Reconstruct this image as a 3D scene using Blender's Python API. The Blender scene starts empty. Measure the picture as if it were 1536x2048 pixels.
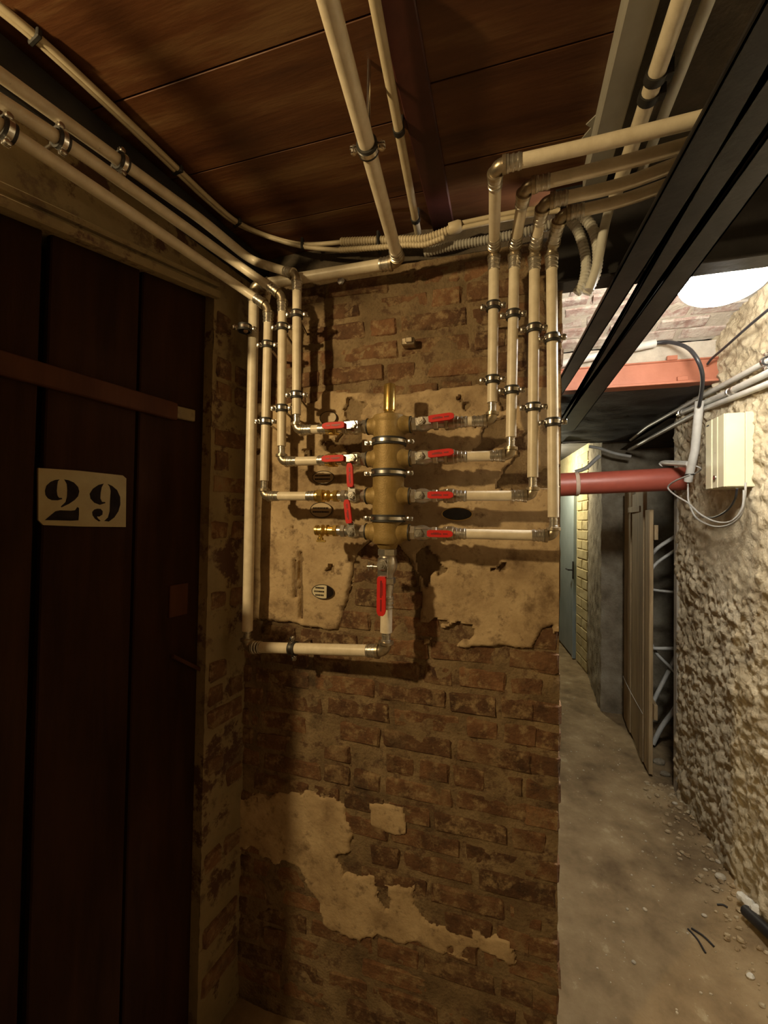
import bpy, math, random
import numpy as np
from mathutils import Vector, Matrix, noise as mnoise

# ------------------------------------------------------------------ camera
IW, IH, FPX = 1536.0, 2048.0, 830.0
CAMZ = 1.45
YAW, PITCH, ROLL = math.radians(16.3), math.radians(1.1), math.radians(0.9)
SC = bpy.context.scene
COL = SC.collection

fwd = Vector((-math.sin(YAW) * math.cos(PITCH), math.cos(YAW) * math.cos(PITCH), math.sin(PITCH)))
r0 = Vector((math.cos(YAW), math.sin(YAW), 0))
u0 = r0.cross(fwd)
cup = u0 * math.cos(ROLL) - r0 * math.sin(ROLL)
crt = r0 * math.cos(ROLL) + u0 * math.sin(ROLL)
CAM = Vector((0, 0, CAMZ))
cd = bpy.data.cameras.new('camera')
co = bpy.data.objects.new('camera', cd)
COL.objects.link(co)
m3 = Matrix((crt, cup, -fwd)).transposed()
co.matrix_world = Matrix.Translation(CAM) @ m3.to_4x4()
cd.sensor_fit = 'HORIZONTAL'
cd.sensor_width = 36.0
cd.lens = 36.0 * FPX / IW
cd.clip_start = 0.02
SC.camera = co

# ------------------------------------------------------------------ world, lights, exposure
w = bpy.data.worlds.new('world')
SC.world = w
w.use_nodes = True
w.node_tree.nodes['Background'].inputs[0].default_value = (1.0, 0.8, 0.6, 1)
w.node_tree.nodes['Background'].inputs[1].default_value = 0.0
SC.view_settings.view_transform = 'Standard'
SC.view_settings.look = 'None'
SC.view_settings.gamma = 1.0
SC.view_settings.use_curve_mapping = False
SC.view_settings.exposure = 0.0


def lamp(name, loc, power, col, rad):
    d = bpy.data.lights.new(name, 'POINT')
    d.energy = power
    d.color = col
    d.shadow_soft_size = rad
    o = bpy.data.objects.new(name, d)
    o.location = loc
    COL.objects.link(o)
    return o


lamp('warm_lamp_light', (-1.10, -0.28, 2.12), 80.0, (1.0, 0.735, 0.365), 0.03)
lamp('corridor_end_light', (0.36, 5.05, 2.0), 42.0, (1.0, 0.92, 0.66), 0.06)
LAMP_EMIT = 180.0

# ------------------------------------------------------------------ pixel -> world on a real plane


def ray(px, py):
    return fwd + crt * ((px - 768.0) / FPX) + cup * ((1024.0 - py) / FPX)


def onP(px, py, p0, n):
    d = ray(px, py)
    return CAM + d * ((p0 - CAM).dot(n) / d.dot(n))


def onY(px, py, y):
    return onP(px, py, Vector((0, y, 0)), Vector((0, 1, 0)))


def onX(px, py, x):
    return onP(px, py, Vector((x, 0, 0)), Vector((1, 0, 0)))


def onZ(px, py, z):
    return onP(px, py, Vector((0, 0, z)), Vector((0, 0, 1)))


WALLY = 1.2                      # face of the brick pier
PY = 1.075                       # plane of the pipes in front of it
CEIL = 2.35
FZ = -0.085                      # level of the earth floor
LANG = math.radians(8.0)
dL = Vector((math.sin(LANG), math.cos(LANG), 0))
nL = Vector((math.cos(LANG), -math.sin(LANG), 0))
CORN = onY(497, 1030, WALLY)
CORN = Vector((CORN.x, WALLY, 0))
PX1 = onY(1119, 1300, WALLY).x   # corridor edge of the pier


def onL(px, py, off=0.0):
    return onP(px, py, CORN + nL * off, nL)


def Lpt(s, z, off=0.0):
    """s metres from the inner corner towards the camera along the door wall."""
    p = CORN - dL * s + nL * off
    return Vector((p.x, p.y, z))


def sL(p):
    return -(Vector((p.x, p.y, 0)) - CORN).dot(dL)


# ------------------------------------------------------------------ mesh helpers
class MB:
    def __init__(s):
        s.v, s.f = [], []

    def add(s, vs, fs):
        b = len(s.v)
        s.v += [tuple(x) for x in vs]
        s.f += [tuple(b + i for i in f) for f in fs]
        return s

    def quad(s, a, b, c, d):
        return s.add([a, b, c, d], [(0, 1, 2, 3)])


def frame(d):
    d = d.normalized()
    a = Vector((0, 0, 1)) if abs(d.z) < 0.9 else Vector((1, 0, 0))
    x = a.cross(d).normalized()
    return x, d.cross(x).normalized(), d


def tube(mb, pts, r, seg=16, caps=True):
    pts = [Vector(p) for p in pts]
    n = len(pts)
    rs = r if isinstance(r, (list, tuple)) else [r] * n
    tan = []
    for i in range(n):
        a = pts[max(i - 1, 0)]
        b = pts[min(i + 1, n - 1)]
        t = b - a
        if t.length < 1e-9:
            t = Vector((0, 0, 1))
        tan.append(t.normalized())
    x, y, _ = frame(tan[0])
    vs, fs = [], []
    for i in range(n):
        if i:
            x = (x - tan[i] * x.dot(tan[i]))
            x = x.normalized() if x.length > 1e-6 else frame(tan[i])[0]
            y = tan[i].cross(x).normalized()
        k = 1.0
        for j in range(seg):
            a = 2 * math.pi * j / seg
            vs.append(pts[i] + (x * math.cos(a) + y * math.sin(a)) * rs[i] * k)
    for i in range(n - 1):
        for j in range(seg):
            j2 = (j + 1) % seg
            fs.append((i * seg + j, i * seg + j2, (i + 1) * seg + j2, (i + 1) * seg + j))
    if caps:
        fs.append(tuple(reversed(range(seg))))
        fs.append(tuple((n - 1) * seg + j for j in range(seg)))
    return mb.add(vs, fs)


def lathe(mb, o, d, prof, seg=20, caps=True, phase=0.0):
    x, y, d = frame(Vector(d))
    o = Vector(o)
    vs, fs = [], []
    for t, r in prof:
        for j in range(seg):
            a = 2 * math.pi * j / seg + phase
            vs.append(o + d * t + (x * math.cos(a) + y * math.sin(a)) * r)
    n = len(prof)
    for i in range(n - 1):
        for j in range(seg):
            j2 = (j + 1) % seg
            fs.append((i * seg + j, i * seg + j2, (i + 1) * seg + j2, (i + 1) * seg + j))
    if caps:
        fs.append(tuple(reversed(range(seg))))
        fs.append(tuple((n - 1) * seg + j for j in range(seg)))
    return mb.add(vs, fs)


def hexnut(mb, o, d, r, h):
    c = r * 0.08
    return lathe(mb, o, d, [(0, r - c), (c, r), (h - c, r), (h, r - c)], 6)


def sphere(mb, c, r, seg=16, rings=10, sc=(1, 1, 1)):
    c = Vector(c)
    prof = []
    vs, fs = [], []
    for i in range(rings + 1):
        th = math.pi * i / rings
        for j in range(seg):
            a = 2 * math.pi * j / seg
            vs.append((c.x + r * sc[0] * math.sin(th) * math.cos(a), c.y + r * sc[1] * math.sin(th) * math.sin(a), c.z + r * sc[2] * math.cos(th)))
    for i in range(rings):
        for j in range(seg):
            j2 = (j + 1) % seg
            fs.append((i * seg + j, (i + 1) * seg + j, (i + 1) * seg + j2, i * seg + j2))
    return mb.add(vs, fs)


def obox(mb, c, ax, ay, az, bev=0.0):
    """Box with centre c and half-extent vectors ax, ay, az, chamfered along its edges."""
    c, ax, ay, az = Vector(c), Vector(ax), Vector(ay), Vector(az)
    if bev <= 0:
        vs = [c + ax * i + ay * j + az * k for i in (-1, 1) for j in (-1, 1) for k in (-1, 1)]
        return mb.add(vs, [(0, 1, 3, 2), (4, 6, 7, 5), (0, 4, 5, 1), (2, 3, 7, 6), (0, 2, 6, 4), (1, 5, 7, 3)])
    L = [ax.length, ay.length, az.length]
    k = [1 - bev / l if l > bev else 0.2 for l in L]
    vs, idx = [], {}
    for i in (-1, 1):
        for j in (-1, 1):
            for q in (-1, 1):
                for a in range(3):
                    f = [k[0], k[1], k[2]]
                    f[a] = 1.0
                    idx[(i, j, q, a)] = len(vs)
                    vs.append(c + ax * (i * f[0]) + ay * (j * f[1]) + az * (q * f[2]))
    fs = []
    S = (-1, 1)
    for i in S:
        fs.append([idx[(i, j, q, 0)] for j, q in ((-1, -1), (1, -1), (1, 1), (-1, 1))])
        fs.append([idx[(j, i, q, 1)] for j, q in ((-1, -1), (1, -1), (1, 1), (-1, 1))])
        fs.append([idx[(j, q, i, 2)] for j, q in ((-1, -1), (1, -1), (1, 1), (-1, 1))])
    for i in S:
        for j in S:
            fs.append([idx[(i, j, -1, 0)], idx[(i, j, 1, 0)], idx[(i, j, 1, 1)], idx[(i, j, -1, 1)]])
            fs.append([idx[(i, -1, j, 0)], idx[(i, 1, j, 0)], idx[(i, 1, j, 2)], idx[(i, -1, j, 2)]])
            fs.append([idx[(-1, i, j, 1)], idx[(1, i, j, 1)], idx[(1, i, j, 2)], idx[(-1, i, j, 2)]])
            for q in S:
                fs.append([idx[(i, j, q, 0)], idx[(i, j, q, 1)], idx[(i, j, q, 2)]])
    cc = c
    out = []
    for f in fs:
        p = [Vector(vs[i]) for i in f]
        nn = (p[1] - p[0]).cross(p[2] - p[0])
        mid = sum(p, Vector()) / len(p)
        out.append(f if nn.dot(mid - cc) > 0 else list(reversed(f)))
    return mb.add(vs, out)


def box(mb, x0, x1, y0, y1, z0, z1, bev=0.0):
    return obox(mb, ((x0 + x1) / 2, (y0 + y1) / 2, (z0 + z1) / 2), ((x1 - x0) / 2, 0, 0), (0, (y1 - y0) / 2, 0), (0, 0, (z1 - z0) / 2), bev)


def prism(mb, poly, off):
    """Closed polygon (list of points) extruded by the vector off."""
    n = len(poly)
    off = Vector(off)
    vs = [Vector(p) for p in poly] + [Vector(p) + off for p in poly]
    fs = [tuple(range(n)), tuple(reversed(range(n, 2 * n)))]
    fs += [(i, i + n, (i + 1) % n + n, (i + 1) % n) for i in range(n)]
    return mb.add(vs, fs)


def obj(name, mb, mat, parent=None, smooth=None, bevel=None):
    me = bpy.data.meshes.new(name)
    vs = mb.v
    if parent is not None:
        p = Vector((0, 0, 0))
        q = parent
        while q is not None:
            p = p + Vector(q.location)
            q = q.parent
        vs = [(a[0] - p.x, a[1] - p.y, a[2] - p.z) for a in vs]
    me.from_pydata(vs, [], mb.f)
    me.materials.append(mat)
    me.validate()
    if smooth is not None:
        me.shade_smooth()
        me.set_sharp_from_angle(angle=math.radians(smooth))
    me.update()
    o = bpy.data.objects.new(name, me)
    COL.objects.link(o)
    if parent is not None:
        o.parent = parent
    return o


def tag(o, label=None, cat=None, group=None, kind=None):
    if label:
        o['label'] = label
    if cat:
        o['category'] = cat
    if group:
        o['group'] = group
    if kind:
        o['kind'] = kind
    return o


def thing(name, loc, label, cat, group=None, kind=None):
    o = bpy.data.objects.new(name, None)
    o.location = loc
    o.empty_display_size = 0.02
    COL.objects.link(o)
    return tag(o, label, cat, group, kind)


# numpy noise ---------------------------------------------------------------
_rng = np.random.RandomState(7)
_T = _rng.rand(4096)


def _h(ix, iy, iz):
    return _T[(ix * 73856093 ^ iy * 19349663 ^ iz * 83492791) & 4095]


def vnoise(P):
    i = np.floor(P).astype(np.int64)
    f = P - i
    f = f * f * (3 - 2 * f)
    r = 0
    for a in (0, 1):
        wa = f[:, 0] if a else 1 - f[:, 0]
        for b in (0, 1):
            wb = f[:, 1] if b else 1 - f[:, 1]
            for c in (0, 1):
                wc = f[:, 2] if c else 1 - f[:, 2]
                r = r + wa * wb * wc * _h(i[:, 0] + a, i[:, 1] + b, i[:, 2] + c)
    return r * 2 - 1


def fbm(P, scale, octv=4, gain=0.5):
    s, a, t = 0, 1.0, 0
    P = np.asarray(P, dtype=float) * scale
    for k in range(octv):
        s = s + a * vnoise(P + 17.3 * k)
        t += a
        P = P * 2.03
        a *= gain
    return s / t


def gridpts(o, u, v, nu, nv):
    o, u, v = np.array(o), np.array(u), np.array(v)
    U, V = np.meshgrid(np.linspace(0, 1, nu + 1), np.linspace(0, 1, nv + 1))
    return o + U.reshape(-1, 1) * u + V.reshape(-1, 1) * v


def gridfaces(nu, nv):
    return [(j * (nu + 1) + i, j * (nu + 1) + i + 1, (j + 1) * (nu + 1) + i + 1, (j + 1) * (nu + 1) + i) for j in range(nv) for i in range(nu)]


# ------------------------------------------------------------------ materials
MATS = {}


def mat(name, cols, scale=20.0, rough=0.6, metal=0.0, bump=0.0, bscale=80.0, detail=6.0, stretch=None, spread=(0.35, 0.65), rnd=0.0, spec=0.5, emit=None, roughvar=0.0, speck=None):
    """Procedural material: a noise ramp through cols, fine bump, optional per-object variation and specks."""
    m = bpy.data.materials.new(name)
    m.use_nodes = True
    nt = m.node_tree
    N, L = nt.nodes, nt.links
    b = N['Principled BSDF']
    b.inputs['Roughness'].default_value = rough
    b.inputs['Metallic'].default_value = metal
    b.inputs['Specular IOR Level'].default_value = spec
    g = N.new('ShaderNodeNewGeometry')
    vec = g.outputs['Position']
    mp = N.new('ShaderNodeMapping')
    L.new(vec, mp.inputs['Vector'])
    mp.inputs['Scale'].default_value = stretch or (1, 1, 1)
    vec = mp.outputs['Vector']
    if rnd:
        oi = N.new('ShaderNodeObjectInfo')
        ad = N.new('ShaderNodeVectorMath')
        ad.operation = 'ADD'
        sc = N.new('ShaderNodeVectorMath')
        sc.operation = 'SCALE'
        cb = N.new('ShaderNodeCombineXYZ')
        for k in range(3):
            L.new(oi.outputs['Random'], cb.inputs[k])
        L.new(cb.outputs[0], sc.inputs[0])
        sc.inputs['Scale'].default_value = 13.0
        L.new(vec, ad.inputs[0])
        L.new(sc.outputs[0], ad.inputs[1])
        vec = ad.outputs[0]
    nz = N.new('ShaderNodeTexNoise')
    nz.inputs['Scale'].default_value = scale
    nz.inputs['Detail'].default_value = detail
    nz.inputs['Roughness'].default_value = 0.62
    L.new(vec, nz.inputs['Vector'])
    rp = N.new('ShaderNodeValToRGB')
    e = rp.color_ramp.elements
    while len(e) < len(cols):
        e.new(0.5)
    for i, c in enumerate(cols):
        e[i].position = spread[0] + (spread[1] - spread[0]) * i / max(1, len(cols) - 1)
        e[i].color = (*c, 1)
    L.new(nz.outputs['Fac'], rp.inputs['Fac'])
    out = rp.outputs['Color']
    if rnd:
        hs = N.new('ShaderNodeHueSaturation')
        mr = N.new('ShaderNodeMapRange')
        L.new(oi.outputs['Random'], mr.inputs['Value'])
        mr.inputs['To Min'].default_value = 1 - rnd
        mr.inputs['To Max'].default_value = 1 + rnd
        L.new(mr.outputs['Result'], hs.inputs['Value'])
        L.new(out, hs.inputs['Color'])
        out = hs.outputs['Color']
    for scol, sscale, slo, shi in ([] if not speck else speck if isinstance(speck, list) else [speck]):
        n2 = N.new('ShaderNodeTexNoise')
        n2.inputs['Scale'].default_value = sscale
        n2.inputs['Detail'].default_value = 8
        n2.inputs['Roughness'].default_value = 0.7
        L.new(g.outputs['Position'], n2.inputs['Vector'])
        m2 = N.new('ShaderNodeMapRange')
        m2.inputs['From Min'].default_value = slo
        m2.inputs['From Max'].default_value = shi
        L.new(n2.outputs['Fac'], m2.inputs['Value'])
        mx = N.new('ShaderNodeMix')
        mx.data_type = 'RGBA'
        L.new(m2.outputs['Result'], mx.inputs['Factor'])
        L.new(out, mx.inputs['A'])
        mx.inputs['B'].default_value = (*scol, 1)
        out = mx.outputs['Result']
    L.new(out, b.inputs['Base Color'])
    if bump:
        n3 = N.new('ShaderNodeTexNoise')
        n3.inputs['Scale'].default_value = bscale
        n3.inputs['Detail'].default_value = 8
        L.new(vec, n3.inputs['Vector'])
        bp = N.new('ShaderNodeBump')
        bp.inputs['Strength'].default_value = bump
        bp.inputs['Distance'].default_value = 0.01
        L.new(n3.outputs['Fac'], bp.inputs['Height'])
        L.new(bp.outputs['Normal'], b.inputs['Normal'])
    if emit:
        b.inputs['Emission Color'].default_value = (*emit[0], 1)
        b.inputs['Emission Strength'].default_value = emit[1]
    MATS[name] = m
    return m


M_pipe = mat('cream_pipe', [(0.60, 0.52, 0.39), (0.72, 0.64, 0.50)], 30, 0.38, bump=0.03, bscale=200, speck=((0.30, 0.24, 0.15), 45, 0.66, 0.74))
M_pvc = mat('grey_plastic_conduit', [(0.52, 0.51, 0.46), (0.62, 0.61, 0.56)], 20, 0.45)
M_conduit = mat('ivory_conduit', [(0.50, 0.42, 0.28), (0.60, 0.51, 0.36)], 25, 0.5)
M_nickel = mat('nickel_fitting', [(0.46, 0.43, 0.38), (0.66, 0.62, 0.55)], 60, 0.28, 0.85, bump=0.05)
M_tin = mat('tinned_elbow', [(0.33, 0.28, 0.20), (0.50, 0.42, 0.31)], 60, 0.34, 0.85, bump=0.05)
M_zinc = mat('zinc_steel', [(0.55, 0.53, 0.50), (0.72, 0.70, 0.67)], 90, 0.25, 1.0)
M_black = mat('black_rubber', [(0.012, 0.011, 0.010), (0.03, 0.028, 0.026)], 40, 0.55)
M_brass = mat('yellow_brass', [(0.62, 0.42, 0.12), (0.78, 0.56, 0.20)], 50, 0.28, 0.9, bump=0.04)
M_bronze = mat('cast_brass', [(0.20, 0.130, 0.038), (0.28, 0.185, 0.060), (0.34, 0.235, 0.090)], 26, 0.55, 0.25, bump=0.12, bscale=260, spread=(0.3, 0.7))
M_red = mat('red_lever_coating', [(0.50, 0.012, 0.010), (0.58, 0.018, 0.013)], 30, 0.55, spec=0.3)
M_redprint = mat('dark_red_imprint', [(0.16, 0.004, 0.004), (0.22, 0.008, 0.006)], 40, 0.5)
M_ceil = mat('red_brown_ceiling_paint', [(0.050, 0.016, 0.006), (0.096, 0.036, 0.013), (0.19, 0.105, 0.044)], 5.0, 0.42, bump=0.08, bscale=40, stretch=(0.35, 3.0, 1.0), spread=(0.3, 0.7), spec=0.45)
M_maroon = mat('maroon_beam_paint', [(0.040, 0.010, 0.008), (0.075, 0.020, 0.014)], 7, 0.45, bump=0.06)
M_darksteel = mat('dark_steel', [(0.018, 0.017, 0.018), (0.040, 0.037, 0.038)], 9, 0.5, 0.3, bump=0.05)
M_brick = mat('old_red_brick', [(0.058, 0.026, 0.011), (0.120, 0.056, 0.024), (0.180, 0.092, 0.042)], 16, 0.92, bump=0.5, bscale=120, rnd=0.35, spread=(0.3, 0.68), speck=[((0.27, 0.185, 0.095), 34, 0.50, 0.66), ((0.21, 0.14, 0.070), 7.5, 0.53, 0.66), ((0.045, 0.026, 0.014), 4.3, 0.56, 0.70)])
M_mortar = mat('lime_mortar', [(0.11, 0.070, 0.034), (0.20, 0.138, 0.072), (0.29, 0.21, 0.118)], 11, 0.95, bump=0.5, bscale=130, spread=(0.32, 0.68), speck=[((0.10, 0.055, 0.028), 22, 0.50, 0.62), ((0.05, 0.03, 0.016), 4.3, 0.56, 0.70)])
M_plaster = mat('ochre_plaster', [(0.26, 0.175, 0.095), (0.40, 0.29, 0.165), (0.50, 0.375, 0.225)], 9, 0.93, bump=0.3, bscale=90, spread=(0.3, 0.66), speck=[((0.17, 0.11, 0.06), 26, 0.54, 0.68), ((0.16, 0.10, 0.05), 5.5, 0.56, 0.68)])
M_beige = mat('beige_wall_paint', [(0.19, 0.14, 0.068), (0.26, 0.195, 0.10)], 8, 0.85, bump=0.15, bscale=70, speck=[((0.13, 0.085, 0.045), 14, 0.54, 0.62), ((0.07, 0.03, 0.015), 8, 0.55, 0.60)])
M_doorwood = mat('dark_brown_door_paint', [(0.016, 0.0056, 0.0020), (0.030, 0.0112, 0.0042)], 6, 0.85, spec=0.1, bump=0.1, bscale=50, stretch=(3, 3, 0.4), rnd=0.15)
M_railwood = mat('reddish_brown_rail_paint', [(0.05, 0.018, 0.009), (0.075, 0.028, 0.013)], 6, 0.8, spec=0.12, bump=0.1, stretch=(3, 3, 0.6))
M_sign = mat('number_board_cream', [(0.27, 0.195, 0.080), (0.33, 0.25, 0.11)], 14, 0.7, speck=((0.3, 0.2, 0.1), 40, 0.64, 0.72))
M_ink = mat('black_number_paint', [(0.010, 0.007, 0.006), (0.02, 0.014, 0.012)], 40, 0.9, spec=0.08)
M_stucco = mat('rough_stucco', [(0.30, 0.24, 0.145), (0.45, 0.38, 0.25), (0.57, 0.495, 0.345)], 7, 0.95, bump=0.45, bscale=110, spread=(0.3, 0.66), speck=((0.26, 0.19, 0.115), 13, 0.58, 0.70))
M_vault = mat('worn_pink_vault_brick', [(0.24, 0.15, 0.12), (0.36, 0.25, 0.21), (0.48, 0.38, 0.32)], 16, 0.92, bump=0.4, bscale=90, rnd=0.14, spread=(0.3, 0.68), speck=[((0.54, 0.50, 0.43), 18, 0.48, 0.62), ((0.52, 0.46, 0.39), 6, 0.48, 0.58)])
M_vaultmortar = mat('pale_vault_mortar', [(0.40, 0.35, 0.28), (0.54, 0.49, 0.40)], 12, 0.95, bump=0.4, bscale=90)
M_floor = mat('trodden_earth', [(0.14, 0.092, 0.043), (0.26, 0.182, 0.092), (0.37, 0.275, 0.15)], 4.5, 0.9, bump=0.4, bscale=70, spread=(0.32, 0.68), speck=((0.44, 0.36, 0.22), 9, 0.60, 0.72))
M_stone = mat('pale_rubble', [(0.42, 0.36, 0.25), (0.58, 0.52, 0.40)], 40, 0.9, bump=0.3, rnd=0.2)
M_yellow = mat('yellowish_block', [(0.44, 0.36, 0.17), (0.56, 0.48, 0.26)], 9, 0.9, bump=0.3, rnd=0.1)
M_yellowmortar = mat('pale_yellow_mortar', [(0.46, 0.40, 0.22), (0.58, 0.52, 0.32)], 12, 0.95, bump=0.2)
M_rubble = mat('grey_rubble_wall', [(0.16, 0.13, 0.085), (0.27, 0.23, 0.16), (0.38, 0.34, 0.25)], 7, 0.95, bump=0.5, bscale=80, spread=(0.3, 0.68))
M_steeldoor = mat('blue_grey_steel_paint', [(0.25, 0.31, 0.32), (0.31, 0.37, 0.38)], 5, 0.4, spec=0.4)
M_plank = mat('weathered_brown_plank', [(0.22, 0.15, 0.075), (0.33, 0.24, 0.125), (0.42, 0.315, 0.175)], 9, 0.8, bump=0.25, bscale=60, stretch=(3, 3, 0.25), rnd=0.15)
M_post = mat('grey_cement_post', [(0.27, 0.245, 0.195), (0.38, 0.35, 0.285)], 6, 0.85, bump=0.2, bscale=70, stretch=(2, 2, 0.5))
M_redpipe = mat('red_drain_pipe', [(0.30, 0.065, 0.042), (0.37, 0.085, 0.055)], 7, 0.42, bump=0.05, speck=((0.46, 0.22, 0.17), 16, 0.66, 0.76))
M_hub = mat('dusty_hub', [(0.42, 0.30, 0.22), (0.52, 0.42, 0.32)], 12, 0.7)
M_orange = mat('red_lead_paint', [(0.34, 0.115, 0.060), (0.42, 0.15, 0.085)], 6, 0.55, bump=0.06, speck=((0.25, 0.06, 0.04), 20, 0.66, 0.74))
M_box = mat('cream_enamel', [(0.60, 0.56, 0.37), (0.65, 0.61, 0.42)], 5, 0.35)
M_boxdark = mat('groove_shade_grey', [(0.30, 0.27, 0.17), (0.36, 0.33, 0.22)], 10, 0.5)
M_cable = mat('black_cable', [(0.020, 0.021, 0.024), (0.035, 0.036, 0.04)], 30, 0.35)
M_greycable = mat('grey_cable', [(0.34, 0.33, 0.30), (0.42, 0.41, 0.37)], 30, 0.45)
M_globe = mat('lit_lamp_glass', [(0.9, 0.92, 0.95), (0.95, 0.96, 0.98)], 5, 0.3, emit=((1.0, 0.95, 0.86), LAMP_EMIT))
M_lampbase = mat('grey_lamp_base', [(0.35, 0.35, 0.33), (0.42, 0.42, 0.40)], 10, 0.5)
M_label = mat('cream_label', [(0.50, 0.43, 0.28), (0.60, 0.53, 0.37)], 30, 0.6)
M_clearlabel = mat('dull_label_face', [(0.38, 0.285, 0.165), (0.46, 0.35, 0.21)], 30, 0.55)
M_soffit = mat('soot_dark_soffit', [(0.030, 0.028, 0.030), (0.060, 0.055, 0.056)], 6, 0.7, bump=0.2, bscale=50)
M_concrete = mat('dark_concrete', [(0.055, 0.042, 0.028), (0.11, 0.085, 0.058)], 9, 0.95, bump=0.5, bscale=60)
M_trunk = mat('grey_trunking', [(0.30, 0.285, 0.25), (0.36, 0.345, 0.31)], 10, 0.5)
M_dark = mat('shade_dark_wall', [(0.045, 0.035, 0.024), (0.10, 0.078, 0.052)], 8, 0.95, bump=0.3)  # shade of niche and unlit bay put into the colour, dark to lessen bounce

# ================================================================== STRUCTURE
XR = 0.955          # face of the rough corridor wall
XMAX, YMIN, YEND = 1.55, -1.7, 6.7


def rough(P, amp, sc, seed=0.0):
    return fbm(np.asarray(P) + seed, sc, 5) * amp


# ---- floor
def floorz(P):
    x, y = P[:, 0], P[:, 1]
    z = fbm(P, 2.2, 4) * 0.016 + fbm(P, 14, 3) * 0.005 + fbm(P, 55, 2) * 0.0022
    heap = np.clip((x - 0.72) / 0.24, 0, 1) ** 1.6 * np.clip((3.0 - y) / 0.6, 0, 1)
    z += heap * (0.055 + 0.035 * fbm(P, 9, 4))
    return z - 0.012 + FZ


mb = MB()
P = gridpts((0.02, 0.9, 0), (1.08, 0, 0), (0, 4.9, 0), 108, 490)
P[:, 2] = floorz(P)
mb.add(P.tolist(), gridfaces(108, 490))
mb.quad((-2.6, YMIN, FZ - 0.03), (XMAX, YMIN, FZ - 0.03), (XMAX, YEND + 0.2, FZ - 0.03), (-2.6, YEND + 0.2, FZ - 0.03))
floor = tag(obj('floor', mb, M_floor, None, 60), kind='structure')


# ---- brick pier (wall_back): rough mortar body with a plaster skin and single bricks
def pier_disp(P):
    d = np.stack([fbm(P + 3.1, 22, 4) * 0.004, fbm(P + 9.7, 17, 5) * 0.0098, fbm(P + 21.0, 20, 3) * 0.003], axis=1)
    return P + d


ZP = 2.222
mb = MB()
nu, nv = 130, 300
X0 = CORN.x - 0.06
P = pier_disp(gridpts((X0, WALLY, FZ - 0.03), (PX1 - X0, 0, 0), (0, 0, ZP - FZ + 0.03), nu, nv))
mb.add(P.tolist(), gridfaces(nu, nv))
P = pier_disp(gridpts((PX1, WALLY, FZ - 0.03), (0, 0.9, 0), (0, 0, ZP - FZ + 0.03), 60, nv))
mb.add(P.tolist(), gridfaces(60, nv))
P = pier_disp(gridpts((X0, WALLY, ZP), (PX1 - X0, 0, 0), (0, 0.3, 0), nu, 10))
mb.add(P.tolist(), gridfaces(nu, 10))
wall_back = tag(obj('wall_back', mb, M_mortar, None, 70), kind='structure')
mb = MB()
P = pier_disp(gridpts((PX1, 2.1, FZ - 0.03), (0, 4.4, 0), (0, 0, 2.5), 60, 40))
mb.add(P.tolist(), gridfaces(60, 40))
wall_side = tag(obj('wall_side', mb, M_mortar, None, 70), kind='structure')
# dark concrete lintel on top of the pier, set back
mb = MB()
o0 = np.array((X0 - 0.1, WALLY + 0.05, ZP - 0.03))
P = gridpts(o0, (PX1 - X0 + 0.1, 0, 0), (0, 0, 0.17), 60, 12)
P[:, 1] += fbm(P, 15, 4) * 0.012
mb.add(P.tolist(), gridfaces(60, 12))
tag(obj('trim_1', mb, M_concrete, None, 70), kind='structure')


def poly_px(pts):
    """Pixel outline on the pier face -> (x, z) polygon."""
    q = [onY(a, b, WALLY) for a, b in pts]
    return np.array([(p.x, p.z) for p in q])


def sdf_poly(poly, X, Z):
    """Signed distance, positive inside."""
    n = len(poly)
    d = np.full(X.shape, 1e9)
    ins = np.zeros(X.shape, bool)
    for i in range(n):
        a, b = poly[i], poly[(i + 1) % n]
        e = b - a
        wx, wz = X - a[0], Z - a[1]
        t = np.clip((wx * e[0] + wz * e[1]) / max(e.dot(e), 1e-12), 0, 1)
        d = np.minimum(d, np.hypot(wx - e[0] * t, wz - e[1] * t))
        c = ((a[1] > Z) != (b[1] > Z)) & (X < (b[0] - a[0]) * (Z - a[1]) / (b[1] - a[1] + 1e-12) + a[0])
        ins ^= c
    return np.where(ins, d, -d)


PL = [
    [(470, 800), (560, 812), (636, 800), (650, 782), (800, 788), (960, 768), (1050, 778), (1160, 760), (1160, 1236), (1122, 1244), (1085, 1258), (1062, 1298),
     (1000, 1288), (930, 1296), (880, 1276), (852, 1286), (838, 1240), (850, 1190), (838, 1150), (815, 1110), (800, 1090), (742, 1084), (716, 1104), (706, 1150),
     (700, 1178), (690, 1200), (688, 1232), (676, 1258), (620, 1254), (560, 1244), (510, 1238), (470, 1240)],
    [(470, 1590), (600, 1580), (676, 1590), (700, 1640), (704, 1700), (668, 1712), (690, 1742), (760, 1752), (832, 1764), (842, 1812), (880, 1846), (930, 1880), (900, 1905),
     (800, 1888), (706, 1876), (650, 1860), (640, 1800), (600, 1738), (540, 1716), (470, 1690)],
    [(740, 1604), (806, 1612), (812, 1662), (790, 1670), (742, 1650)],
    [(930, 1850), (1010, 1880), (1040, 1930), (960, 1925), (900, 1900)],
]
PLP = [poly_px(p) for p in PL]


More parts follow.
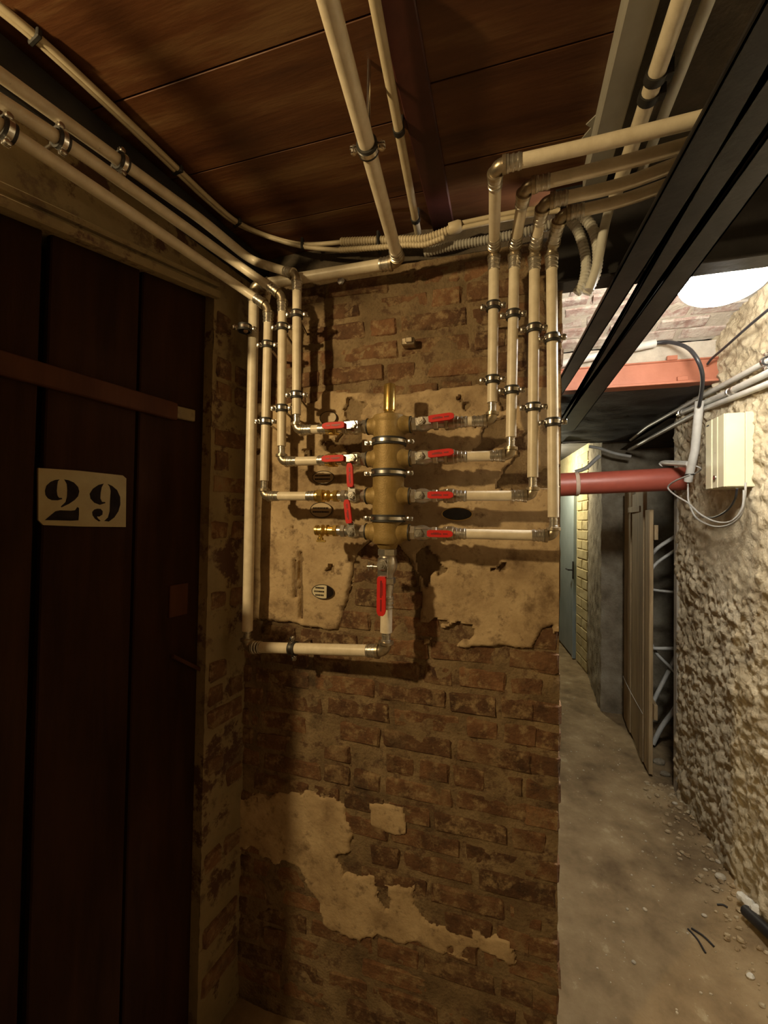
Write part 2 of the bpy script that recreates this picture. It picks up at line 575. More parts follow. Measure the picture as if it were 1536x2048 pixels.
def plaster(idx, th, ragged):
    poly = PLP[idx]
    lo, hi = poly.min(0), poly.max(0)
    hi = np.minimum(hi, (PX1 - 0.004, 9))
    lo = np.maximum(lo, (CORN.x - 0.03, 0))
    st = 0.0055
    nu, nv = max(2, int((hi[0] - lo[0]) / st)), max(2, int((hi[1] - lo[1]) / st))
    P = gridpts((lo[0], 0, lo[1]), (hi[0] - lo[0], 0, 0), (0, 0, hi[1] - lo[1]), nu, nv)
    s = sdf_poly(poly, P[:, 0], P[:, 2]) + fbm(P, 26, 4) * ragged
    near = P[:, 0] > PX1 - 0.02
    s = np.where(near & (s > -0.02), np.abs(s) + 0.002, s)
    # hollows where the skin has flaked
    fl = fbm(P + 40, 9, 4)
    s = np.where(fl < -0.40, np.minimum(s, (fl + 0.40) * 0.05), s)
    if idx == 0:        # two upright slots hacked into the skin
        for pa, pb, rr in (((593, 1122), (594, 1192), 0.0045), ((603, 1106), (605, 1236), 0.0050)):
            A, B = onY(*pa, WALLY), onY(*pb, WALLY)
            tt = np.clip((P[:, 2] - B.z) / (A.z - B.z), 0, 1)
            dd = np.hypot(P[:, 0] - (B.x + (A.x - B.x) * tt), P[:, 2] - (B.z + (A.z - B.z) * tt))
            s = np.minimum(s, dd - rr - fbm(P, 60, 2) * 0.002)
    h = th * np.clip(s / 0.007, 0, 1) ** 0.6 + fbm(P + 5, 9, 5) * 0.005 + fbm(P + 8, 60, 3) * 0.0008
    P[:, 1] = WALLY - 0.004 - h
    keep = s > 0
    mb = MB()
    F = [f for f in gridfaces(nu, nv) if keep[f[0]] or keep[f[1]] or keep[f[2]] or keep[f[3]]]
    # skirt: border vertices sink into the wall
    P[~keep, 1] = WALLY + 0.006
    used = sorted({i for f in F for i in f})
    mp = {i: k for k, i in enumerate(used)}
    mb.add(P[used].tolist(), [tuple(mp[i] for i in f) for f in F])
    return obj('plaster_patch', mb, M_plaster, wall_back, 70)


plaster(0, 0.010, 0.012)
plaster(1, 0.0035, 0.034)
plaster(2, 0.004, 0.010)
plaster(3, 0.003, 0.03)

# ---- bricks
random.seed(4)


def brick_mesh(L, H, D, bev=0.006, jit=0.003):
    mb = MB()
    obox(mb, (0, 0, 0), (L / 2, 0, 0), (0, D / 2, 0), (0, 0, H / 2), bev)
    mb.v = [tuple(c + random.uniform(-jit, jit) for c in v) for v in mb.v]
    me = bpy.data.meshes.new('brick')
    me.from_pydata(mb.v, [], mb.f)
    return me


def brick_set(L, H, D, material, n=6, bev=0.006, jit=0.003):
    out = []
    for _ in range(n):
        me = brick_mesh(L, H, D, bev, jit)
        me.materials.append(material)
        out.append(me)
    return out


CP = 0.0685
STR = brick_set(0.200, 0.056, 0.05, M_brick)
HDR = brick_set(0.088, 0.056, 0.05, M_brick)
BAT = brick_set(0.128, 0.056, 0.05, M_brick)


def put(me, parent, loc, rz=0.0, rx=0.0, ry=0.0):
    o = bpy.data.objects.new('brick', me)
    o.location = Vector(loc) - Vector(parent.location)
    o.rotation_euler = (rx, ry, rz)
    o.parent = parent
    COL.objects.link(o)
    return o


nb = 0
for k in range(36):
    z = FZ + 0.03 + CP * (k + 0.5)
    if z > ZP - 0.03:
        break
    x = CORN.x - 0.02 - random.uniform(0, 0.15)
    row = k % 2
    while x < PX1 - 0.03:
        c = random.random()
        kind = (STR, 0.200) if c < 0.62 else (HDR, 0.088) if c < 0.85 else (BAT, 0.128)
        if row and c > 0.5:
            kind = (HDR, 0.088) if c < 0.75 else kind
        L = kind[1]
        if x + L > PX1 + 0.01:
            L = 0.088
            kind = (HDR, L)
            if x + L > PX1 + 0.012:
                x = PX1 + 0.004 - L
        xc = x + L / 2
        s = max(sdf_poly(p, np.array([xc]), np.array([z]))[0] for p in PLP[:2])
        if s < 0.03 and random.random() < 0.95:
            o = put(random.choice(kind[0]), wall_back, (xc, WALLY + 0.025 - 0.0048 + random.uniform(-0.002, 0.004), z + random.uniform(-0.003, 0.003)), random.uniform(-.02, .02), 0, random.uniform(-.012, .012))
            nb += 1
        x += L + random.uniform(0.010, 0.014)
# brick courses along the corridor flank of the pier
for k in range(36):
    z = FZ + 0.03 + CP * (k + 0.5)
    if z > ZP - 0.03:
        break
    y = WALLY + (0.055 if k % 2 else 0.11)
    while y < 2.3:
        me = random.choice(STR if random.random() < 0.7 else BAT)
        L = 0.200 if me in STR else 0.128
        if random.random() < 0.9:
            put(me, wall_side, (PX1 - 0.025 + 0.0048 + random.uniform(-0.002, 0.003), y + L / 2, z), math.pi / 2 + random.uniform(-.015, .015))
        y += L + 0.012
# ---- door wall (wall_left): jamb, header with lintel
S_J = sL(onL(418, 1030))             # jamb edge, metres from the corner
S_END = sL(onL(-40, 1030))           # the wall ends just outside the picture
mb = MB()
LZ1 = 2.31


def Lgrid(s0, s1, z0, z1, off, nu, nv, amp, zfun=None):
    U, V = np.meshgrid(np.linspace(0, 1, nu + 1), np.linspace(0, 1, nv + 1))
    U, V = U.ravel(), V.ravel()
    s = s0 + (s1 - s0) * U
    zb = z0 if zfun is None else zfun(s)
    z = zb + (z1 - zb) * V
    base = np.array([(CORN.x, CORN.y, 0)]) - np.outer(s, np.array(dL))
    base[:, 2] = z
    n = off + fbm(base, 16, 5) * amp
    return base + np.outer(n, np.array(nL))


lint_a, lint_b = onL(0, 408), onL(418, 584)
sa, sb = sL(lint_a), sL(lint_b)


def lintz(s):
    t = (s - sb) / (sa - sb)
    return lint_b.z + (lint_a.z - lint_b.z) * t


P = Lgrid(-0.02, S_J, FZ - 0.03, LZ1, 0.0, 34, 260, 0.006)
mb.add(P.tolist(), [tuple(reversed(f)) for f in gridfaces(34, 260)])
P = Lgrid(S_J, S_END, 0, LZ1, 0.0, 80, 40, 0.003, lintz)
mb.add(P.tolist(), [tuple(reversed(f)) for f in gridfaces(80, 40)])
# returns: jamb reveal, underside of the header, free end of the wall
for (s0, o0, s1, o1) in ((S_J, 0.0, S_J, -0.16), (S_END, 0.0, S_END, -0.16), (S_END, -0.16, S_J - 0.1, -0.16)):
    mb.quad(Lpt(s0, FZ, o0), Lpt(s1, FZ, o1), Lpt(s1, LZ1, o1), Lpt(s0, LZ1, o0))
mb.quad(Lpt(S_J, lintz(S_J), 0), Lpt(S_END, lintz(S_END), 0), Lpt(S_END, lintz(S_END), -0.16), Lpt(S_J, lintz(S_J), -0.16))
# added block at the wall's free end, out of view, shading the lower left
obox(mb, Lpt(S_END + 0.05, (1.58 + FZ) / 2, -0.055), dL * 0.05, nL * 0.112, (0, 0, (1.58 - FZ) / 2), 0.006)
wall_left = tag(obj('wall_left', mb, M_beige, None, 70), kind='structure')
JB = brick_set(S_J * 0.86, 0.058, 0.05, M_brick, 5, 0.008, 0.004)
JH = brick_set(S_J * 0.40, 0.058, 0.05, M_brick, 5, 0.008, 0.004)
rzL = math.atan2(-dL.y, -dL.x)
for k in range(30):
    z = FZ + 0.04 + 0.071 * (k + 0.5)
    if z > lintz(S_J) - 0.02:
        break
    if random.random() < 0.45:
        continue
    if random.random() < 0.5:
        p = Lpt(S_J * 0.5, z, -0.019 + random.uniform(-.003, .004))
        put(random.choice(JB), wall_left, p, rzL + random.uniform(-.03, .03))
    else:
        for q in (0.25, 0.73):
            if random.random() < 0.8:
                p = Lpt(S_J * q, z, -0.019 + random.uniform(-.003, .004))
                put(random.choice(JH), wall_left, p, rzL + random.uniform(-.03, .03))
# beam strip above the header; shadow of the ceiling gap put into its dark colour
mb = MB()
b0 = onL(60, 110, 0.03).z
obox(mb, Lpt(S_END / 2 + 0.05, (LZ1 + 2.22) / 2 + 0.02, -0.01), dL * (S_END / 2 + 0.14), nL * 0.028, (0, 0, 0.052), 0.004)
tag(obj('trim_2', mb, M_darksteel), kind='structure')
# moulded batten of the door head under the header
mb = MB()
for (dz, hh, off) in ((0.0, 0.011, 0.006), (0.030, 0.007, 0.003)):
    pa, pb = Lpt(S_END, lintz(S_END) + dz, off), Lpt(S_J - 0.01, lintz(S_J) + dz, off)
    d = (pb - pa)
    obox(mb, (pa + pb) / 2, d / 2, nL * 0.012, Vector((0, 0, hh)), 0.003)
tag(obj('trim_3', mb, M_beige), kind='structure')

# ---- plank door with number board
DOFF = -0.045
door = thing('door_1', Lpt(S_J, 0, DOFF), None, None, kind='structure')
door['label'] = 'dark brown plank door with a cream number board'
cols = [(-160, 62), (80, 262), (268, 424)]
for i, (a, b) in enumerate(cols):
    s0, s1 = sL(onL(a, 1030, DOFF)), sL(onL(b, 1030, DOFF))
    mb = MB()
    zt = 2.20
    obox(mb, Lpt((s0 + s1) / 2, (zt + FZ) / 2, DOFF), dL * (abs(s1 - s0) / 2), nL * 0.010, (0, 0, (zt - FZ) / 2 - 0.012), 0.003)
    obj('plank', mb, M_doorwood, door)
# black sheet behind the gaps, painting in the darkness behind the door
mb = MB()
obox(mb, Lpt((S_J + S_END) / 2, 1.08, DOFF - 0.075), dL * ((S_END - S_J) / 2 + 0.02), nL * 0.006, (0, 0, 1.15))
obj('shade_backing', mb, M_black, door)
# ledge rail on the face
mb = MB()
ra, rb = onL(-40, 715, DOFF + 0.018), onL(352, 824, DOFF + 0.018)
rh = 0.024
d = rb - ra
obox(mb, (ra + rb) / 2, d / 2, nL * 0.009, (0, 0, rh), 0.003)
rail = obj('rail', mb, M_railwood, door)
mb = MB()
rc = onL(388, 832, DOFF + 0.014)
obox(mb, (rb + rc) / 2, (rc - rb) / 2, nL * 0.006, (0, 0, rh * 0.7), 0.002)
obj('hinge_end', mb, M_beige, door)
# number board
no_off = DOFF + 0.0125
pl = [onL(a, b, no_off) for a, b in ((74, 936), (150, 941), (243, 951), (250, 957), (249, 1054), (160, 1053), (84, 1050), (74, 1040))]
mb = MB()
prism(mb, list(reversed(pl)), nL * 0.005)
board = obj('number_board', mb, M_sign, door)


def crop29(x, y):
    return 60 + x * 210 / 1536.0, 920 + y * 210 / 1536.0


DIG = {
    '2': [[(430, 285), (370, 290), (300, 320), (240, 375), (218, 450), (225, 510), (260, 560), (320, 588), (400, 590), (470, 572), (460, 555), (420, 552), (398, 520), (388, 450), (395, 370), (405, 310)],
          [(500, 285), (560, 295), (640, 330), (700, 395), (717, 460), (700, 530), (650, 585), (570, 640), (460, 692), (450, 680), (520, 615), (540, 540), (545, 440), (538, 350)],
          [(215, 880), (370, 750), (440, 735), (600, 742), (660, 735), (690, 690), (712, 700), (712, 800), (705, 882), (600, 888), (400, 882)]],
    '9': [[(1075, 345), (1000, 365), (920, 420), (872, 495), (885, 565), (940, 625), (1020, 655), (1100, 630), (1095, 615), (1050, 612), (1025, 560), (1030, 480), (1045, 400)],
          [(1135, 350), (1200, 380), (1270, 440), (1315, 540), (1318, 650), (1290, 750), (1230, 840), (1150, 900), (1085, 890), (1140, 840), (1165, 750), (1170, 600), (1180, 450), (1165, 390)],
          [(985, 712), (1030, 715), (1060, 750), (1055, 800), (1010, 828), (975, 825), (990, 855), (1030, 890), (1005, 898), (950, 860), (915, 810), (910, 760), (940, 725)]],
}
for ch, parts in DIG.items():
    mb = MB()
    for pp in parts:
        pts = [onL(*crop29(a, b), no_off + 0.0049) for a, b in pp]
        nn = Vector((0, 0, 0))
        for i in range(len(pts)):
            nn += (pts[i] - pts[0]).cross(pts[(i + 1) % len(pts)] - pts[0])
        if nn.dot(nL) > 0:
            pts.reverse()
        prism(mb, pts, nL * 0.0012)
    obj('digit', mb, M_ink, board)
# hasp bar and its faded patch
mb = MB()
pa, pb = onL(345, 1312, DOFF + 0.02), onL(402, 1340, DOFF + 0.02)
obox(mb, (pa + pb) / 2, (pb - pa) / 2, nL * 0.006, (0, 0, 0.006), 0.002)
obj('latch_bar', mb, M_railwood, door)
mb = MB()
pc = onL(357, 1200, DOFF + 0.012)
obox(mb, pc, dL * 0.03, nL * 0.003, (0, 0, 0.045), 0.002)
obj('lock_plate', mb, M_railwood, door)

# ---- ceiling of the near room: painted boards with joints along x
CX0, CX1 = -1.05, onZ(1245, 130, CEIL).x
ceiling = thing('ceiling', (0, 0, CEIL), None, None, kind='structure')
jy = sorted([onZ(450, 130, CEIL).y, onZ(512, 316, CEIL).y, onZ(640, 427, CEIL).y, 1.42, 0.10, 0.30, onZ(980, 135, CEIL).y])
jl = [-1.7, -0.9, -0.35] + [onZ(450, 130, CEIL).y, onZ(512, 316, CEIL).y, onZ(640, 427, CEIL).y] + [1.46]
random.seed(11)
mx = onZ(840, 225, CEIL).x
for a, b in zip(jl[:-1], jl[1:]):
    x0, x1 = CX0, mx - 0.03
    dz = random.uniform(0, 0.0012)
    mb = MB()
    box(mb, x0, x1, a + 0.0015, b - 0.0015, CEIL + dz, CEIL + 0.02, 0.001)
    obj('ceiling_board', mb, M_ceil, ceiling)
jr = [-1.7, -0.6, 0.2, onZ(980, 135, CEIL).y, onZ(920, 325, CEIL).y, 1.46]
for a, b in zip(jr[:-1], jr[1:]):
    dz = random.uniform(0, 0.0012)
    mb = MB()
    box(mb, mx + 0.028, CX1, a + 0.0015, b - 0.0015, CEIL + dz, CEIL + 0.02, 0.001)
    obj('ceiling_board', mb, M_ceil, ceiling)
mb = MB()
box(mb, mx - 0.034, mx + 0.032, -1.7, 1.44, CEIL - 0.007, CEIL + 0.02, 0.003)
obj('beam_flange', mb, M_maroon, ceiling)
mb = MB()
box(mb, -2.6, XMAX, YMIN, YEND + .2, CEIL + 0.14, CEIL + 0.16)
obj('ceiling_slab', mb, M_concrete, ceiling)

# ---- rough corridor wall
WEND = 2.76


def stucco(P):
    a = fbm(P * np.array([1, 1.0, 1.0]) + np.array([0, 0, 0]), 20, 4)
    Q = P.copy()
    Q[:, 1] = P[:, 1] * 0.8 + P[:, 2] * 0.5
    Q[:, 2] = P[:, 2] * 0.8 - P[:, 1] * 0.5
    b = np.abs(fbm(Q * np.array([1, 0.75, 1.6]) + 4, 26, 3))
    c = fbm(P + 2, 3.0, 3)
    k = np.clip((P[:, 2] - 0.05) / 0.25, 0.25, 1.0)
    smooth = np.clip(1 - ((P[:, 1] - 2.18) / 0.42) ** 2 - ((P[:, 2] - 1.40) / 0.34) ** 2, 0, 1)
    g1 = np.clip(fbm(P + 11, 44, 3) * 1.6, -0.6, 1)
    g2 = np.clip(fbm(Q + 15, 27, 4) * 1.8, -0.5, 1)
    rel = (0.006 * a - 0.005 * b + 0.016 * c + 0.0085 * g1 + 0.009 * g2 + 0.003 * fbm(P + 50, 85, 2)) * (1 - 0.8 * smooth)
    foot = 0.030 * np.clip((0.16 - P[:, 2]) / 0.16, 0, 1) * fbm(P + 30, 7, 3)
    return -(rel + 0.01) + foot * 1.4 - 0.0 * k


mb = MB()
nu, nv = 300, 330
P = gridpts((XR, 0.75, FZ - 0.04), (0, WEND - 0.75, 0), (0, 0, 2.50), nu, nv)
P[:, 0] += stucco(P)
mb.add(P.tolist(), [tuple(reversed(f)) for f in gridfaces(nu, nv)])
mb.quad((XR, YMIN, FZ), (XR, 0.76, FZ), (XR, 0.76, 2.45), (XR, YMIN, 2.45))
wall_right = tag(obj('wall_right', mb, M_stucco, None, 80), kind='structure')

# grey cement reveal post at the end of the rough wall
mb = MB()
pn, pf = onX(1384, 1300, XR), None
box(mb, XR - 0.012, XR + 0.10, WEND - 0.015, onX(1347, 1200, XR - 0.012).y, FZ - 0.02, 2.06, 0.006)
tag(obj('trim_4', mb, M_post), kind='structure')
NY0 = onX(1347, 1200, XR - 0.012).y
# niche behind the open plank door
NY1 = 3.76
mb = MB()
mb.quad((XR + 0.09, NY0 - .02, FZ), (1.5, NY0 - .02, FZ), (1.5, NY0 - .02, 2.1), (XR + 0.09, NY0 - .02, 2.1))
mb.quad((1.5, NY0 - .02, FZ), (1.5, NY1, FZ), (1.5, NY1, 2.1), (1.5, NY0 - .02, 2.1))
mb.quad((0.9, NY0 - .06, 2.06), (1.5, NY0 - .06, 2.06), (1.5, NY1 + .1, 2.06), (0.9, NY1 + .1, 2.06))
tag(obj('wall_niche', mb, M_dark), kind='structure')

# far rubble pier with its two faces
P1, P2, P3 = Vector((1.5, NY1, FZ)), Vector((0.768, 3.82, 0)), Vector((0.822, 4.70, 0))
P4, P5 = Vector((0.782, 5.10, 0)), Vector((0.69, 6.10, 0))


def vwall(mb, a, b, z0, z1, nu, nv, amp, sc):
    P = gridpts((a.x, a.y, z0), (b.x - a.x, b.y - a.y, 0), (0, 0, z1 - z0), nu, nv)
    d = np.stack([fbm(P + 1, sc, 4), fbm(P + 7, sc, 4), fbm(P + 13, sc, 4) * 0.5], axis=1) * amp
    P = P + d
    mb.add(P.tolist(), [tuple(reversed(f)) for f in gridfaces(nu, nv)])


mb = MB()
vwall(mb, P3, P2, FZ - 0.03, 2.4, 45, 120, 0.016, 14)
vwall(mb, P2, P1, FZ - 0.03, 2.4, 40, 120, 0.016, 14)
tag(obj('wall_far', mb, M_rubble, None, 70), kind='structure')
# yellowish block wall and the steel door
mb = MB()
vwall(mb, P5, P3, FZ - 0.03, 2.4, 40, 80, 0.003, 10)
vwall(mb, Vector((PX1, YEND, 0)), Vector((0.70, YEND, 0)), FZ - 0.03, 2.4, 10, 20, 0.003, 10)
mb.quad((0.69, 6.1, FZ), (0.69, YEND, FZ), (0.69, YEND, 2.4), (0.69, 6.1, 2.4))
wall_end = tag(obj('wall_end', mb, M_yellowmortar, None, 60), kind='structure')
YB = brick_set(0.40, 0.094, 0.04, M_yellow, 5, 0.006, 0.003)
YH = brick_set(0.19, 0.094, 0.04, M_yellow, 5, 0.006, 0.003)
e34 = (P4 - P3)
n34 = Vector((-e34.y, e34.x, 0)).normalized()
if n34.x > 0:
    n34 = -n34
rz34 = math.atan2(e34.y, e34.x)
for k in range(22):
    z = FZ + 0.055 + 0.104 * k
    if z > 2.2:
        break
    if k % 2:
        c = P3 + e34 * 0.5
        p = Vector((c.x, c.y, z)) - n34 * 0.012
        put(random.choice(YB), wall_end, p, rz34)
    else:
        for q in (0.24, 0.76):
            c = P3 + e34 * q
            p = Vector((c.x, c.y, z)) - n34 * (0.012 + random.uniform(-.002, .002))
            put(random.choice(YH), wall_end, p, rz34)
e45 = (P5 - P4)
n45 = Vector((-e45.y, e45.x, 0)).normalized()
if n45.x > 0:
    n45 = -n45
door2 = thing('door_2', P4 + e45 * 0.5, None, None, kind='structure')
door2['label'] = 'blue grey steel door at the end of the corridor'
u45 = e45.normalized()
c = P4 + e45 * 0.5
DH = onP(1140, 985, P4 + e45 * 0.5, n45).z + 0.14
mb = MB()
obox(mb, (c.x, c.y, (DH + FZ) / 2), u45 * 0.41, n45 * 0.022, (0, 0, (DH - FZ) / 2 - 0.01), 0.004)
obj('leaf', mb, M_steeldoor, door2)
mb = MB()
for q, hw, z0, z1 in ((-0.435, 0.024, FZ, DH + 0.05), (0.435, 0.024, FZ, DH + 0.05)):
    cc = c + u45 * q
    obox(mb, (cc.x, cc.y, (z0 + z1) / 2), u45 * hw, n45 * 0.034, (0, 0, (z1 - z0) / 2), 0.004)
obox(mb, (c.x, c.y, DH + 0.025), u45 * 0.459, n45 * 0.034, (0, 0, 0.024), 0.004)
obj('door_frame', mb, M_steeldoor, door2)
mb = MB()
hp = onP(1146, 1140, c + n45 * 0.03, n45)
obox(mb, hp, u45 * 0.02, n45 * 0.006, (0, 0, 0.10), 0.003)
tube(mb, [hp, hp + n45 * 0.05, hp + n45 * 0.05 + u45 * 0.11], 0.009, 8)
obj('handle', mb, M_darksteel, door2)

# near steel-beam vault over the corridor, orange beam, dark soffit
OBY = 2.27
obz0, obz1 = onY(1330, 768, OBY).z, onY(1330, 724, OBY).z
NBY = 1.19
VY0, VY1 = NBY, OBY + 0.02
VR = 0.12


def vz(y):
    t = (y - VY0) / (VY1 - VY0)
    return obz1 + 0.10 + VR * (1 - (2 * t - 1) ** 2)


VX0 = CX1 - 0.02
mb = MB()
nu, nv = 80, 120
U, V = np.meshgrid(np.linspace(0, 1, nu + 1), np.linspace(0, 1, nv + 1))
P = np.stack([VX0 + (XR + 0.05 - VX0) * U.ravel(), VY0 + (VY1 - VY0) * V.ravel(), np.zeros(U.size)], axis=1)
P[:, 2] = vz(P[:, 1]) + fbm(P, 14, 4) * 0.006
mb.add(P.tolist(), [tuple(reversed(f)) for f in gridfaces(nu, nv)])
P = gridpts((VX0, OBY + 0.012, obz1 - 0.01), (XR + 0.05 - VX0, 0, 0), (0, 0, 0.14), 60, 14)
P[:, 1] += fbm(P, 18, 4) * 0.008
mb.add(P.tolist(), gridfaces(60, 10))
vault = tag(obj('ceiling_vault', mb, M_vaultmortar, None, 70), kind='structure')
VB = brick_set(0.20, 0.062, 0.04, M_vault, 6, 0.007, 0.004)
y = VY1 - 0.04
k = 0
random.seed(9)
while y > NBY + 0.05:
    dzdy = (vz(y + 0.01) - vz(y - 0.01)) / 0.02
    ang = math.atan(dzdy)
    x = VX0 + 0.05 + (0.105 if k % 2 else 0.0)
    while x < XR + 0.02:
        # brick local: L along x, D up (y axis of mesh), H along the vault
        o = put(random.choice(VB), vault, (x + random.uniform(-.004, .004), y, vz(y) + 0.0145 + random.uniform(-.002, .003)), 0, math.pi / 2 + ang, 0)
        x += 0.212
    y -= 0.072 * math.cos(ang)
    k += 1

beam = thing('steel_beam', (0.55, OBY, obz0), 'red lead painted steel beam carrying the brick vault across the corridor', 'beam')
mb = MB()
box(mb, PX1 - 0.02, XR + 0.03, OBY - 0.004, OBY + 0.006, obz0 + 0.004, obz1 - 0.002)
obj('web', mb, M_orange, beam)
mb = MB()
box(mb, PX1 - 0.02, XR + 0.03, OBY - 0.026, OBY + 0.045, obz0 - 0.008, obz0 + 0.004, 0.002)
obj('lower_flange', mb, M_orange, beam)
mb = MB()
box(mb, PX1 - 0.02, XR + 0.03, OBY - 0.012, OBY + 0.045, obz1 - 0.004, obz1 + 0.004, 0.002)
obj('upper_flange', mb, M_orange, beam)
mb = MB()
for pxx in (1344, 1365):
    p = onY(pxx, 716 if pxx == 1344 else 757, OBY - 0.014)
    obox(mb, p, (0.022, 0, 0), (0, 0.006, 0), (0, 0, 0.011), 0.002)
obj('clip', mb, M_orange, beam)
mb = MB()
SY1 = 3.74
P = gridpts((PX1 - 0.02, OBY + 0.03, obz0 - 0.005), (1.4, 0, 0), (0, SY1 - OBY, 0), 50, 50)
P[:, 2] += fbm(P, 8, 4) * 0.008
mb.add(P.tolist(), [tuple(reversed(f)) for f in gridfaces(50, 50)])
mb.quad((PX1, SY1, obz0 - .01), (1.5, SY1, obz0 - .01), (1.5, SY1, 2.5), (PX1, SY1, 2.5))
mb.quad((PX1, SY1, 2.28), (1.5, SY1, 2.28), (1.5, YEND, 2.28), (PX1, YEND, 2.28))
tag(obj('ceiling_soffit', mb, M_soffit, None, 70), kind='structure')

# dark steel beam over the corridor mouth, continuing the pier face
nbz = onY(1460, 519, NBY - 0.03).z
mb = MB()
box(mb, PX1 - 0.02, XR + 0.03, NBY - 0.03, NBY + 0.03, nbz, nbz + 0.008, 0.002)
box(mb, PX1 - 0.02, XR + 0.03, NBY - 0.004, NBY + 0.004, nbz + 0.008, CEIL + 0.02)
tag(obj('trim_5', mb, M_darksteel), kind='structure')
mb = MB()
P = gridpts((CX1 - 0.005, -1.7, CEIL + 0.012), (XR - CX1 + 0.05, 0, 0), (0, 1.7 + NBY, 0), 40, 120)
P[:, 2] += fbm(P, 7, 4) * 0.012
mb.add(P.tolist(), [tuple(reversed(f)) for f in gridfaces(40, 120)])
tag(obj('ceiling_mouth', mb, M_dark, None, 70), kind='structure')

# side room behind the camera (closes the space)
mb = MB()
e = Lpt(S_END, 0, -0.16)
mb.quad((-2.5, e.y, FZ), (e.x, e.y, FZ), (e.x, e.y, 2.45), (-2.5, e.y, 2.45))
mb.quad((-2.5, YMIN, FZ), (-2.5, e.y, FZ), (-2.5, e.y, 2.45), (-2.5, YMIN, 2.45))
mb.quad((-2.5, YMIN, FZ), (XR, YMIN, FZ), (XR, YMIN, 2.45), (-2.5, YMIN, 2.45))
mb.quad((-2.6, YMIN, 2.36), (CX0, YMIN, 2.36), (CX0, 0.6, 2.36), (-2.6, 0.6, 2.36))
tag(obj('wall_rear', mb, M_dark), kind='structure')

# ================================================================== PIPEWORK
R26 = 0.0128
R32 = 0.0160


def arc_pts(p, d1, d2, e, n=8):
    """Quarter-like arc replacing corner p: from p-e*d1 to p+e*d2 (quadratic)."""
    a, b = p - d1 * e, p + d2 * e
    return [a * (1 - t) ** 2 + p * 2 * t * (1 - t) + b * t * t for t in [i / n for i in range(n + 1)]]


def sleeve(mb, o, d, r, L=0.034):
    k = r * 1.10
    if d.z > 0.9:       # slim bare neck at the foot of a riser
        lathe(mb, o, d, [(0, r * 0.86), (0.003, r * 0.86), (0.004, r * 0.74), (L * 0.5, r * 0.74), (L * 0.52, r * 0.80), (L * 0.62, r * 0.80), (L * 0.64, r * 0.74), (L + 0.004, r * 0.74)], 18)
        return
    lathe(mb, o, d, [(0, r * 1.02), (0.0, k * 1.12), (0.004, k * 1.12), (0.005, k), (0.010, k), (0.011, k * 1.07), (0.014, k * 1.07), (0.015, k * 0.97), (0.020, k * 0.97), (0.021, k * 1.07), (0.024, k * 1.07), (0.025, k), (L, k * 0.99)], 18)


def elbow_part(root, p, d1, d2, r, e):
    mb = MB()
    tube(mb, arc_pts(p, d1, d2, e, 10), r * 0.98, 18)
    lathe(mb, p - d1 * (e + 0.004), d1, [(0, r * 1.12), (0.001, r * 1.30), (0.008, r * 1.30), (0.009, r * 1.0)], 18)
    lathe(mb, p + d2 * (e + 0.004), -d2, [(0, r * 1.12), (0.001, r * 1.30), (0.008, r * 1.30), (0.009, r * 1.0)], 18)
    return obj('elbow', mb, M_tin, root, 40)


def pipe_run(name, label, cat, pts, r, kinds, ends=('none', 'none'), group=None, e=None, m=None, slv=0.027):
    """pts: corner points. kinds[i] for interior corner i+1: 'E' pressed elbow, 'B' bend of the pipe itself, ('B', radius)."""
    pts = [Vector(p) for p in pts]
    e = e or r * 1.45
    m = m or M_pipe
    root = thing(name, pts[0], label, cat, group)
    n = len(pts)
    cur = [pts[0]]
    secs = []
    d0 = (pts[1] - pts[0]).normalized()
    if ends[0] == 'sleeve':
        mb = MB()
        sleeve(mb, pts[0], d0, r, slv)
        obj('press_sleeve', mb, M_nickel, root, 35)
        cur = [pts[0] + d0 * (slv - 0.004)]
    for i in range(1, n - 1):
        d1 = (pts[i] - pts[i - 1]).normalized()
        d2 = (pts[i + 1] - pts[i]).normalized()
        k = kinds[i - 1]
        if k == 'E':
            elbow_part(root, pts[i], d1, d2, r, e)
            a = pts[i] - d1 * (e + 0.004)
            b = pts[i] + d2 * (e + 0.004)
            for q, dd in ((a, -d1), (b, d2)):
                mb = MB()
                sleeve(mb, q, dd, r, slv)
                obj('press_sleeve', mb, M_nickel, root, 35)
            cur.append(a - d1 * (slv - 0.004))
            secs.append(cur)
            cur = [b + d2 * (slv - 0.004)]
        else:
            rad = k[1] if isinstance(k, tuple) else 0.05
            rad = min(rad, (pts[i] - cur[-1]).length * 0.95, (pts[i + 1] - pts[i]).length * 0.49)
            cur += arc_pts(pts[i], d1, d2, rad, 10)
    dn = (pts[-1] - pts[-2]).normalized()
    if ends[1] == 'sleeve':
        mb = MB()
        sleeve(mb, pts[-1], -dn, r, slv)
        obj('press_sleeve', mb, M_nickel, root, 35)
        cur.append(pts[-1] - dn * (slv - 0.004))
    else:
        cur.append(pts[-1])
    secs.append(cur)
    for sct in secs:
        if (sct[-1] - sct[0]).length > 0.004 and (len(sct) > 2 or (sct[-1] - sct[0]).dot(dn if len(secs) == 1 else (sct[-1] - sct[0])) > 0):
            mb = MB()
            tube(mb, sct, r, 18)
            obj('pipe', mb, m, root, 50)
    return root


